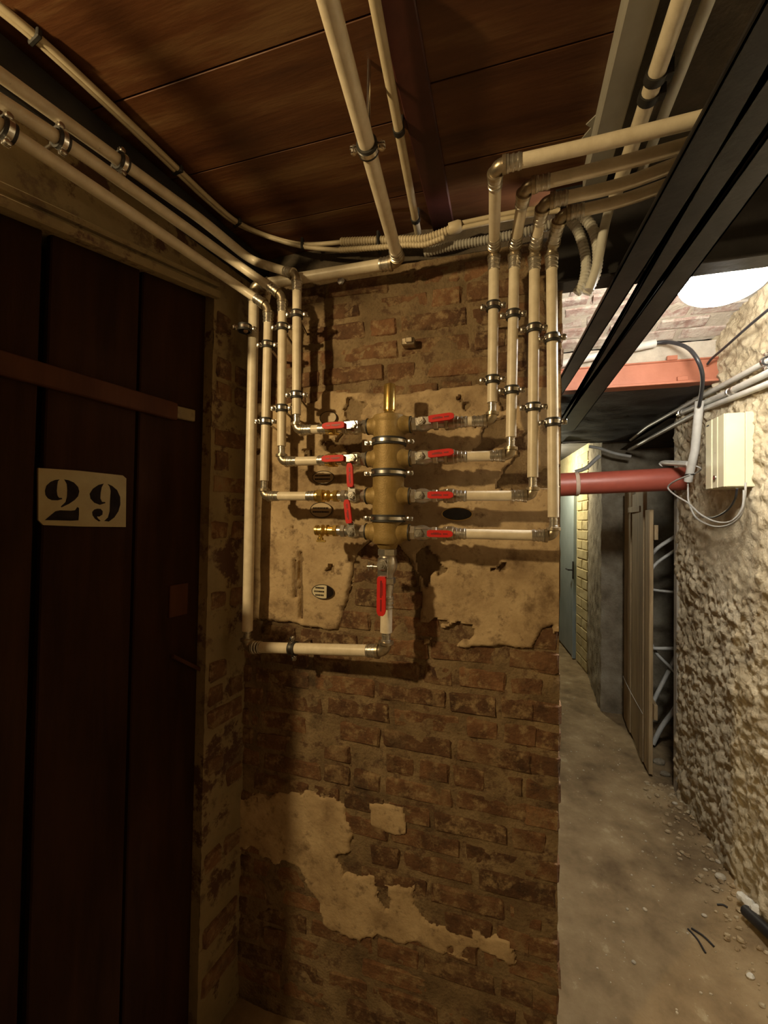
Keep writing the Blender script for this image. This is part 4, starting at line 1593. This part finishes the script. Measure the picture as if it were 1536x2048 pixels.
def channel(e0, e1, label):
    """e0, e1: two pixel pairs on the left and right lower edges; the channel runs straight along them."""
    L = [onZ(a, b, ZRL) for a, b in e0]
    Rr = [onZ(a, b, ZRL) for a, b in e1]

    def at(q, y):
        d = q[1] - q[0]
        return q[0] + d * ((y - q[0].y) / d.y)
    A, B, C, D = at(L, RY0), at(L, RY1), at(Rr, RY1), at(Rr, RY0)
    root = thing('ceiling_channel', (A + D) / 2, label, 'channel', 'dark steel channels under the corridor ceiling')
    mb = MB()
    prism(mb, [A, D, C, B], (0, 0, 0.006))
    obj('base', mb, M_darksteel, root)
    for p, q, sg in ((A, B, 1), (D, C, -1)):
        mb = MB()
        o = Vector((0.004 * sg, 0, 0))
        prism(mb, [p, p + o, q + o, q], (0, 0, 0.012))
        obj('side_lip', mb, M_darksteel, root)
    mb = MB()
    m = (A + D) / 2
    box(mb, m.x - 0.008, m.x + 0.008, 0.30, 0.304, ZRL + 0.004, CEIL + 0.01)
    obj('hanger', mb, M_darksteel, root)


channel([(1405, 233), (1128, 744)], [(1250, 597), (1143, 761)], 'dark steel channel next to the pier, running slightly askew')
channel([(1267, 597), (1168, 770)], [(1287, 607), (1233, 684)], 'narrow dark steel channel beside the wide gap')
channel([(1295, 607), (1240, 684)], [(1378, 560), (1219, 769)], 'widest dark steel channel, nearest the lamp')

# ---- bulkhead lamp on the vault
lc = CAM + ray(1448, 556) * 1.15
zl = vz(lc.y)
bl = thing('bulkhead_lamp', (lc.x, lc.y, lc.z), 'glowing white round lamp hanging under the corridor vault', 'lamp')
mb = MB()
lathe(mb, (lc.x, lc.y, zl + 0.012), (0, 0, -1), [(0, 0.045), (0.03, 0.045), (0.036, 0.012), (zl - lc.z - 0.05, 0.012), (zl - lc.z - 0.045, 0.05), (zl - lc.z - 0.03, 0.052)], 24)
obj('mount', mb, M_lampbase, bl, 40)
mb = MB()
sphere(mb, lc, 0.106, 32, 16, (1, 1, 0.58))
obj('globe', mb, M_globe, bl, 60)

# ---- cables by the lamp and along the corridor
Xw = XR - 0.02
mb = MB()
pa, pb = onY(1311, 686, OBY - 0.035), onY(1120, 728, OBY - 0.035)
tube(mb, [pa, pb], 0.0185, 16)
tag(obj('plastic_conduit', mb, M_pvc, None, 50), 'white conduit crossing behind the dark channels above the orange beam', 'conduit')
blk = [onY(1300, 688, OBY - 0.035), onY(1335, 684, OBY - 0.06), onX(1372, 694, Xw - 0.17), onX(1393, 716, Xw - 0.15), onX(1404, 745, Xw - 0.12), onX(1404, 775, Xw - 0.09), onX(1398, 812, Xw - 0.06)]
cable('black_cable', blk, 0.0085, 'thick black cable arching over the orange beam into the upright conduit', M_cable)
cable('black_cable', [onX(1560, 600, Xw - 0.05), onX(1500, 650, Xw - 0.05), onX(1455, 690, Xw - 0.05), onX(1425, 716, Xw - 0.05), onX(1415, 728, Xw - 0.05)], 0.0052, 'thin black cable running up from the orange beam to the ceiling', M_cable)
mb = MB()
tube(mb, [onX(1399, 802, Xw - 0.05), onX(1390, 900, Xw - 0.05), onX(1376, 962, Xw - 0.05)], 0.0185, 16)
tag(obj('plastic_conduit', mb, M_pvc, None, 50), 'upright light grey conduit beside the cream box', 'conduit')
mb = MB()
c = onX(1379, 949, Xw - 0.05)
lathe(mb, c - Vector((0, 0, 0.004)), Z, [(0, 0.018), (0, 0.0215), (0.006, 0.0215), (0.006, 0.018)], 16, False)
tag(obj('cable_tie', mb, M_black, None, 40), 'black tie round the foot of the upright grey conduit', 'tie')
ccx = Xw - 0.05
cable('grey_cable', [onX(1376, 955, ccx), onX(1376, 985, ccx), onX(1378, 1005, ccx), onX(1392, 1035, ccx + .02), onX(1425, 1052, ccx + .02), onX(1458, 1050, ccx + .02), onX(1482, 1030, ccx + .02), onX(1490, 990, ccx + .02), onX(1491, 965, ccx + .02)], 0.0042, 'grey cable looping lowest under the cream box', M_greycable)
cable('grey_cable', [onX(1380, 950, ccx - .03), onX(1350, 962, ccx - .06), onX(1336, 975, ccx - .07), onX(1350, 990, ccx - .06), onX(1376, 1006, ccx - .025), onX(1400, 1028, ccx - .02), onX(1430, 1043, ccx - .01), onX(1462, 1043, ccx - .01), onX(1484, 1018, ccx), onX(1488, 980, ccx)], 0.0042, 'grey cable swinging out over the drain pipe before looping to the box', M_greycable)
cable('grey_cable', [onX(1406, 1034, ccx + .03), onX(1430, 1034, ccx + .03), onX(1455, 1020, ccx + .03), onX(1470, 998, ccx + .01), onX(1474, 977, ccx)], 0.0042, 'dark short cable curling up into the cream box', M_cable)
cable('grey_cable', [onX(1392, 932, ccx), onX(1402, 938, ccx + .02), onX(1392, 946, ccx + .02), onX(1378, 951, ccx)], 0.0035, 'wire loop tied at the upright grey conduit', M_greycable)
mb = MB()
a_, b_ = onX(1330, 926, ccx - 0.02), onX(1378, 928, ccx)
tube(mb, smoothpath([onX(1322, 930, ccx - .03), a_, b_]), 0.015, 14)
tag(obj('plastic_conduit', mb, M_pvc, None, 50), 'short light grey conduit stub lying on the red drain pipe', 'conduit')

# pipes along the rough wall
xw1 = XR - 0.03


def wallpipe(pxs, r, label, x=xw1):
    pts = [onX(a, b, x) for a, b in pxs]
    return pipe_run('wall_pipe', label, 'pipe', pts, r, [('B', 0.06)] * (len(pts) - 2), group='grey pipes along the rough wall', m=M_pvc)


wallpipe([(1600, 690), (1536, 722), (1400, 795), (1296, 853), (1262, 880)], 0.0115, 'uppermost light pipe along the rough corridor wall')
mp_ = wallpipe([(1600, 712), (1536, 746), (1450, 788), (1362, 826)], 0.0135, 'middle light pipe along the rough wall ending at a valve')
wallpipe([(1600, 738), (1536, 768), (1408, 818), (1258, 900)], 0.0125, 'lowest light pipe along the rough corridor wall', XR - 0.028)
mb = MB()
c = onX(1366, 824, xw1)
dd = (onX(1362, 826, xw1) - onX(1450, 788, xw1)).normalized()
lathe(mb, c - dd * 0.01, dd, [(0, 0.016), (0.014, 0.018), (0.015, 0.014), (0.03, 0.014), (0.031, 0.018), (0.055, 0.018), (0.056, 0.012)], 14)
lathe(mb, c + dd * 0.02, (0, 0, 1), [(0, 0.006), (0.03, 0.006), (0.031, 0.012), (0.036, 0.012)], 10)
obj('stop_valve', mb, M_nickel, mp_, 40)
mb = MB()
c = onX(1464, 782, xw1)
lathe(mb, c - dd * 0.03, dd, [(0, 0.0145), (0.003, 0.018), (0.015, 0.018), (0.016, 0.0155), (0.04, 0.0155), (0.041, 0.018), (0.052, 0.018)], 14)
obj('coupling', mb, M_nickel, mp_, 40)
c = onX(1533, 722, xw1)
clamp(c, dd, 0.0125, 'clamp on the uppermost pipe of the rough wall near the lamp', out=(-1, 0, 0), group='wall pipe clamps')
# small far pipes at the end of the soffit
cable('grey_conduit', [onY(1262, 878, 3.66), onY(1250, 874, 3.68), onY(1200, 878, 3.68), onY(1125, 886, 3.68)], 0.010, 'thin grey conduit along the far edge of the dark soffit', M_pvc, 'conduit')
cable('grey_conduit', [onY(1150, 944, 3.58), onY(1172, 936, 3.58), onY(1192, 918, 3.58), onY(1200, 912, 3.58)], 0.016, 'light grey pipe climbing above the red drain pipe', M_pvc, 'conduit')
cable('grey_conduit', [onY(1178, 893, 3.6), onY(1200, 897, 3.6), onY(1230, 907, 3.6), onY(1262, 913, 3.6)], 0.012, 'bent grey pipe under the far edge of the soffit', M_pvc, 'conduit')

# ---- electric box
BXN, BXF = 1.985, 2.15
bx0 = onY(1448, 900, BXN).x
bz1, bz0 = onY(1448, 826, BXN).z, onY(1448, 974, BXN).z
eb = thing('electric_box', (0.9, BXN, bz0), 'cream enamel electric box with a lock on the rough corridor wall', 'box')
BXF = onX(1411, 900, bx0).y
mb = MB()
xb = bx0 + (XR - bx0) * 0.66
box(mb, bx0 + 0.006, xb, BXN, BXF, bz0, bz1, 0.004)
obj('body', mb, M_box, eb)
mb = MB()
box(mb, xb + 0.0015, XR + 0.02, BXN + 0.002, BXF - 0.002, bz0 - 0.0, bz1 + 0.003, 0.003)
obj('back_housing', mb, M_box, eb)
yw = BXF - BXN
mb = MB()
for f0, f1 in ((0.0, 0.30), (0.36, 0.62), (0.68, 1.0)):
    pass
box(mb, bx0, bx0 + 0.007, BXN + 0.001, BXN + yw * 0.30, bz0 + 0.001, bz1 - 0.001, 0.002)
box(mb, bx0, bx0 + 0.007, BXN + yw * 0.66, BXF - 0.001, bz0 + 0.001, bz1 - 0.001, 0.002)
box(mb, bx0 + 0.001, bx0 + 0.007, BXN + yw * 0.36, BXN + yw * 0.60, bz0 + 0.001, bz1 - 0.001, 0.002)
dr = obj('door', mb, M_box, eb)
mb = MB()
box(mb, bx0 + 0.0045, bx0 + 0.0065, BXN + yw * 0.29, BXN + yw * 0.67, bz0 + 0.004, bz1 - 0.004)
obj('groove', mb, M_boxdark, dr)
mb = MB()
yk = BXN + yw * 0.48
lathe(mb, (bx0 + 0.003, yk, bz0 + 0.045), (-1, 0, 0), [(0, 0.012), (0.006, 0.011), (0.007, 0.004)], 14)
obj('lock', mb, M_zinc, dr, 40)
mb = MB()
lathe(mb, (bx0 + 0.003, BXN + yw * 0.18, bz0 + 0.045), (-1, 0, 0), [(0, 0.006), (0.002, 0.005)], 12)
lathe(mb, (bx0 + 0.003, yk, (bz0 + bz1) / 2), (-1, 0, 0), [(0, 0.005), (0.002, 0.004)], 12)
obj('screw_cap', mb, M_boxdark, dr, 40)
mb = MB()
box(mb, bx0 - 0.0006, bx0 + 0.001, BXN + yw * 0.80, BXN + yw * 0.94, bz1 - 0.024, bz1 - 0.018)
obj('badge', mb, M_darksteel, dr)

# ---- red drain pipe across the corridor
RPY = 2.66
ra_, rb_ = onY(1130, 969, RPY), onY(1372, 957, RPY)
rp = thing('drain_pipe', ra_, 'red plastic drain pipe crossing the corridor into the rough wall', 'pipe')
RR = 0.064
mb = MB()
dR = (rb_ - ra_).normalized()
tube(mb, [ra_ - dR * 0.25, rb_ + dR * 0.07], RR, 32)
obj('pipe', mb, M_redpipe, rp, 50)
mb = MB()
h0 = onY(1153, 968, RPY)
lathe(mb, h0 - dR * 0.012, dR, [(0, RR * 1.02), (0.002, RR * 1.10), (0.016, RR * 1.12), (0.020, RR * 1.10), (0.024, RR * 1.02)], 32)
obj('socket_rim', mb, M_hub, rp, 50)
mb = MB()
lathe(mb, h0 - dR * 0.40, dR, [(0, RR * 1.07), (0.39, RR * 1.07)], 32)
obj('socket', mb, M_redpipe, rp, 50)

# ---- open plank door of the niche
dn = onZ(1300, 1548, FZ + 0.02)
df = onZ(1250, 1434, FZ + 0.02)
dn, df = Vector((dn.x, dn.y, 0)), Vector((df.x, df.y, 0))
ud = (df - dn).normalized()
nd = Vector((-ud.y, ud.x, 0))
if nd.x > 0:
    nd = -nd
LD = (df - dn).length
pd = thing('plank_door', dn, 'weathered ledged plank door standing ajar in front of the dark niche', 'door')
zt_near = onP(1300, 1020, dn, nd).z
npk = 6
for k in range(npk):
    w0, w1 = LD * k / npk, LD * (k + 1) / npk - 0.010
    c = dn + ud * (w0 + w1) / 2
    top = zt_near if k == 0 else 1.66 + 0.02 * ((k * 7) % 3)
    mb = MB()
    jit = 0.004 * ((k * 5) % 3 - 1)
    obox(mb, (c.x + nd.x * jit, c.y + nd.y * jit, (top + FZ) / 2 + 0.01), ud * ((w1 - w0) / 2), nd * 0.011, (0, 0, (top - FZ) / 2 - 0.008), 0.002)
    obj('plank', mb, M_plank, pd)
for z in (0.32, 1.40):
    mb = MB()
    c = dn + ud * (LD / 2 - 0.02) - nd * 0.022
    obox(mb, (c.x, c.y, z), ud * (LD / 2 + 0.015), nd * 0.010, (0, 0, 0.045), 0.002)
    obj('ledge', mb, M_plank, pd)
mb = MB()
c = dn + ud * (LD * 0.52) + nd * 0.016
zc = onP(1282, 1018, dn, nd).z
obox(mb, (c.x, c.y, zc), ud * 0.20, nd * 0.005, (0, 0, 0.020), 0.002)
obj('hinge_strap', mb, M_plank, pd)
# wire on the door face
wa, wb = onP(1246, 1352, dn + nd * 0.02, nd), onP(1285, 1427, dn + nd * 0.02, nd)
mb = MB()
tube(mb, smoothpath([wa, (wa + wb) / 2 + nd * 0.01 + Vector((0, 0, 0.01)), wb]), 0.0022, 6)
obj('wire', mb, M_greycable, pd, 60)

# ---- white pipes in the niche
yn = NY0 + 0.30
nic = [
    ([(1304, 1108), (1318, 1094), (1350, 1073)], 0.012, 'uppermost white pipe curving inside the niche'),
    ([(1304, 1138), (1316, 1124), (1345, 1104)], 0.010, 'second white pipe curving inside the niche'),
    ([(1304, 1179), (1316, 1181), (1345, 1184)], 0.0085, 'thin level white pipe high in the niche'),
    ([(1303, 1296), (1316, 1297), (1345, 1297)], 0.0115, 'level white pipe halfway down the niche'),
    ([(1303, 1288), (1314, 1308), (1340, 1334)], 0.010, 'white pipe crossing the level one in the niche'),
    ([(1304, 1412), (1312, 1392), (1336, 1345)], 0.013, 'steep white pipe in the lower half of the niche'),
    ([(1306, 1488), (1322, 1456), (1342, 1428)], 0.015, 'lowest steep white pipe in the niche'),
]
for kk, (pp, r, lab) in enumerate(nic):
    q = [onY(a, b, yn + 0.034 * kk) for a, b in pp]
    q = q + [q[-1] + (q[-1] - q[-2]) * 0.9]
    cable('niche_pipe', q, r, lab, M_pvc, 'pipe', 12)

# ---- rubble and bits on the floor
random.seed(21)


def stone(px, py, s, label, m=M_stone, z=0.0, flat=0.6, name='stone', group='loose stones on the earth floor'):
    c = onZ(px, py, FZ + 0.02 + z)
    fz = floorz(np.array([[c.x, c.y, 0.0]]))[0]
    mb = MB()
    sphere(mb, (c.x, c.y, fz + s * flat * 0.6), s, 9, 6, (1.0, random.uniform(.6, .9), flat))
    v = []
    for a in mb.v:
        k = 1 + 0.25 * mnoise.noise(Vector(a) * (0.9 / s) + Vector((px, py, 0)))
        v.append((c.x + (a[0] - c.x) * k, c.y + (a[1] - c.y) * k, fz + (a[2] - fz) * k))
    mb.v = v
    return tag(obj(name, mb, m, None, 25), label, 'stone', group)


M_crumb = mat('brown_crumbled_mortar', [(0.20, 0.13, 0.06), (0.36, 0.27, 0.15), (0.50, 0.43, 0.29)], 30, 0.95, bump=0.3)
M_white = mat('chalky_plaster_lump', [(0.66, 0.64, 0.56), (0.76, 0.74, 0.66)], 30, 0.9, bump=0.3)
stone(1501, 1948, 0.014, 'single white pebble near the front of the floor', M_white, flat=0.7)
stone(1441, 1757, 0.020, 'flat pale stone near the wall foot, largest on the floor')
stone(1411, 1735, 0.009, 'small pale stone closest to the rough wall foot')
stone(1437, 1725, 0.014, 'pale stone just behind the flat one')
stone(1409, 1817, 0.010, 'small pale stone beside the dark twig')
stone(1290, 1805, 0.009, 'small pale stone alone in the middle of the floor')
stone(1267, 1908, 0.008, 'small pale stone near the pier foot')
stone(1350, 1607, 0.013, 'pale stone in front of the grey post')
stone(1362, 1618, 0.009, 'little stone beside the one before the grey post')
stone(1330, 1545, 0.030, 'dark rubble lump in the mouth of the niche', M_rubble)
stone(1318, 1520, 0.035, 'rubble lump behind the plank door edge', M_rubble)
# scattered grit nobody could count
mb = MB()
for k in range(260):
    x = 0.77 - 0.58 * random.random() ** 1.3
    y = random.uniform(1.05, 4.2)
    fz = floorz(np.array([[x, y, 0.0]]))[0]
    s = 0.0016 + 0.005 * random.random() ** 3
    sphere(mb, (x, y, fz + s * 0.4), s, 5, 3, (1, random.uniform(.6, 1), .7))
tag(obj('grit', mb, M_stone), 'fine pale grit strewn over the earth floor', 'grit', kind='stuff')
# dark pipe piece and crumpled plaster by the wall foot
a_, b_ = onZ(1492, 1822, FZ + 0.06), onZ(1575, 1900, FZ + 0.09)
mb = MB()
tube(mb, [a_, b_], 0.021, 12)
tag(obj('iron_pipe', mb, M_darksteel, None, 40), 'dark iron pipe offcut lying at the wall foot', 'pipe')
axp = (b_ - a_)
for k, (t, s, dy) in enumerate(((-0.02, 0.012, 0.050), (0.10, 0.019, 0.070), (0.30, 0.021, 0.072), (0.52, 0.023, 0.075))):
    q = a_ + axp * t + Vector((0.008, dy, 0))
    fz = floorz(np.array([[q.x, q.y, 0.0]]))[0] + 0.022
    mb = MB()
    sphere(mb, (q.x, q.y, fz + s * 0.9), s, 9, 6, (1, 0.85, 0.9))
    mb.v = [tuple(Vector((q.x, q.y, fz + s * 0.9)) + (Vector(a) - Vector((q.x, q.y, fz + s * 0.9))) * (1 + 0.35 * mnoise.noise(Vector(a) * 60))) for a in mb.v]
    tag(obj('plaster_lump', mb, M_white, None, 25), ['smallest plaster crumb at the end of the iron pipe', 'plaster lump behind the end of the iron pipe', 'plaster lump along the middle of the iron pipe', 'largest plaster lump behind the far part of the iron pipe'][k], 'stone', 'plaster lumps by the iron pipe')
# crumbled mortar nobody could count along the wall foot
mb = MB()
for k in range(330):
    y = random.uniform(1.25, 2.85)
    x = 0.945 - 0.16 * random.random() ** 1.4
    fz = floorz(np.array([[x, y, 0.0]]))[0]
    s = 0.004 + 0.013 * random.random() ** 2.5
    n0 = len(mb.v)
    c = Vector((x, y, fz + s * 0.25))
    sphere(mb, c, s, 6, 4, (1, random.uniform(.6, 1), random.uniform(.5, .8)))
    for q in range(n0, len(mb.v)):
        a = Vector(mb.v[q])
        mb.v[q] = tuple(c + (a - c) * (1 + 0.4 * mnoise.noise(a * 90)))
tag(obj('rubble', mb, M_crumb, None, 20), 'crumbled mortar heaped along the foot of the rough wall', 'rubble', kind='stuff')
for k, pp in enumerate((((1376, 1848), (1411, 1894)), ((1383, 1846), (1428, 1884)), ((1434, 1806), (1455, 1816)))):
    a_, b_ = onZ(*pp[0], FZ + 0.012), onZ(*pp[1], FZ + 0.012)
    for q in (a_, b_):
        q.z = floorz(np.array([[q.x, q.y, 0.0]]))[0] + 0.003
    mb = MB()
    tube(mb, smoothpath([a_, (a_ + b_) / 2 + Vector((0.004, 0.003, 0.003)), b_]), 0.0035, 7)
    tag(obj('twig', mb, M_darksteel, None, 60), ['longer dark twig of the pair on the open floor', 'shorter dark twig beside the longer one', 'bent dark twig close to the iron pipe'][k], 'twig', 'dark twigs on the floor')
print('bricks', nb, 'objects', len(bpy.data.objects))
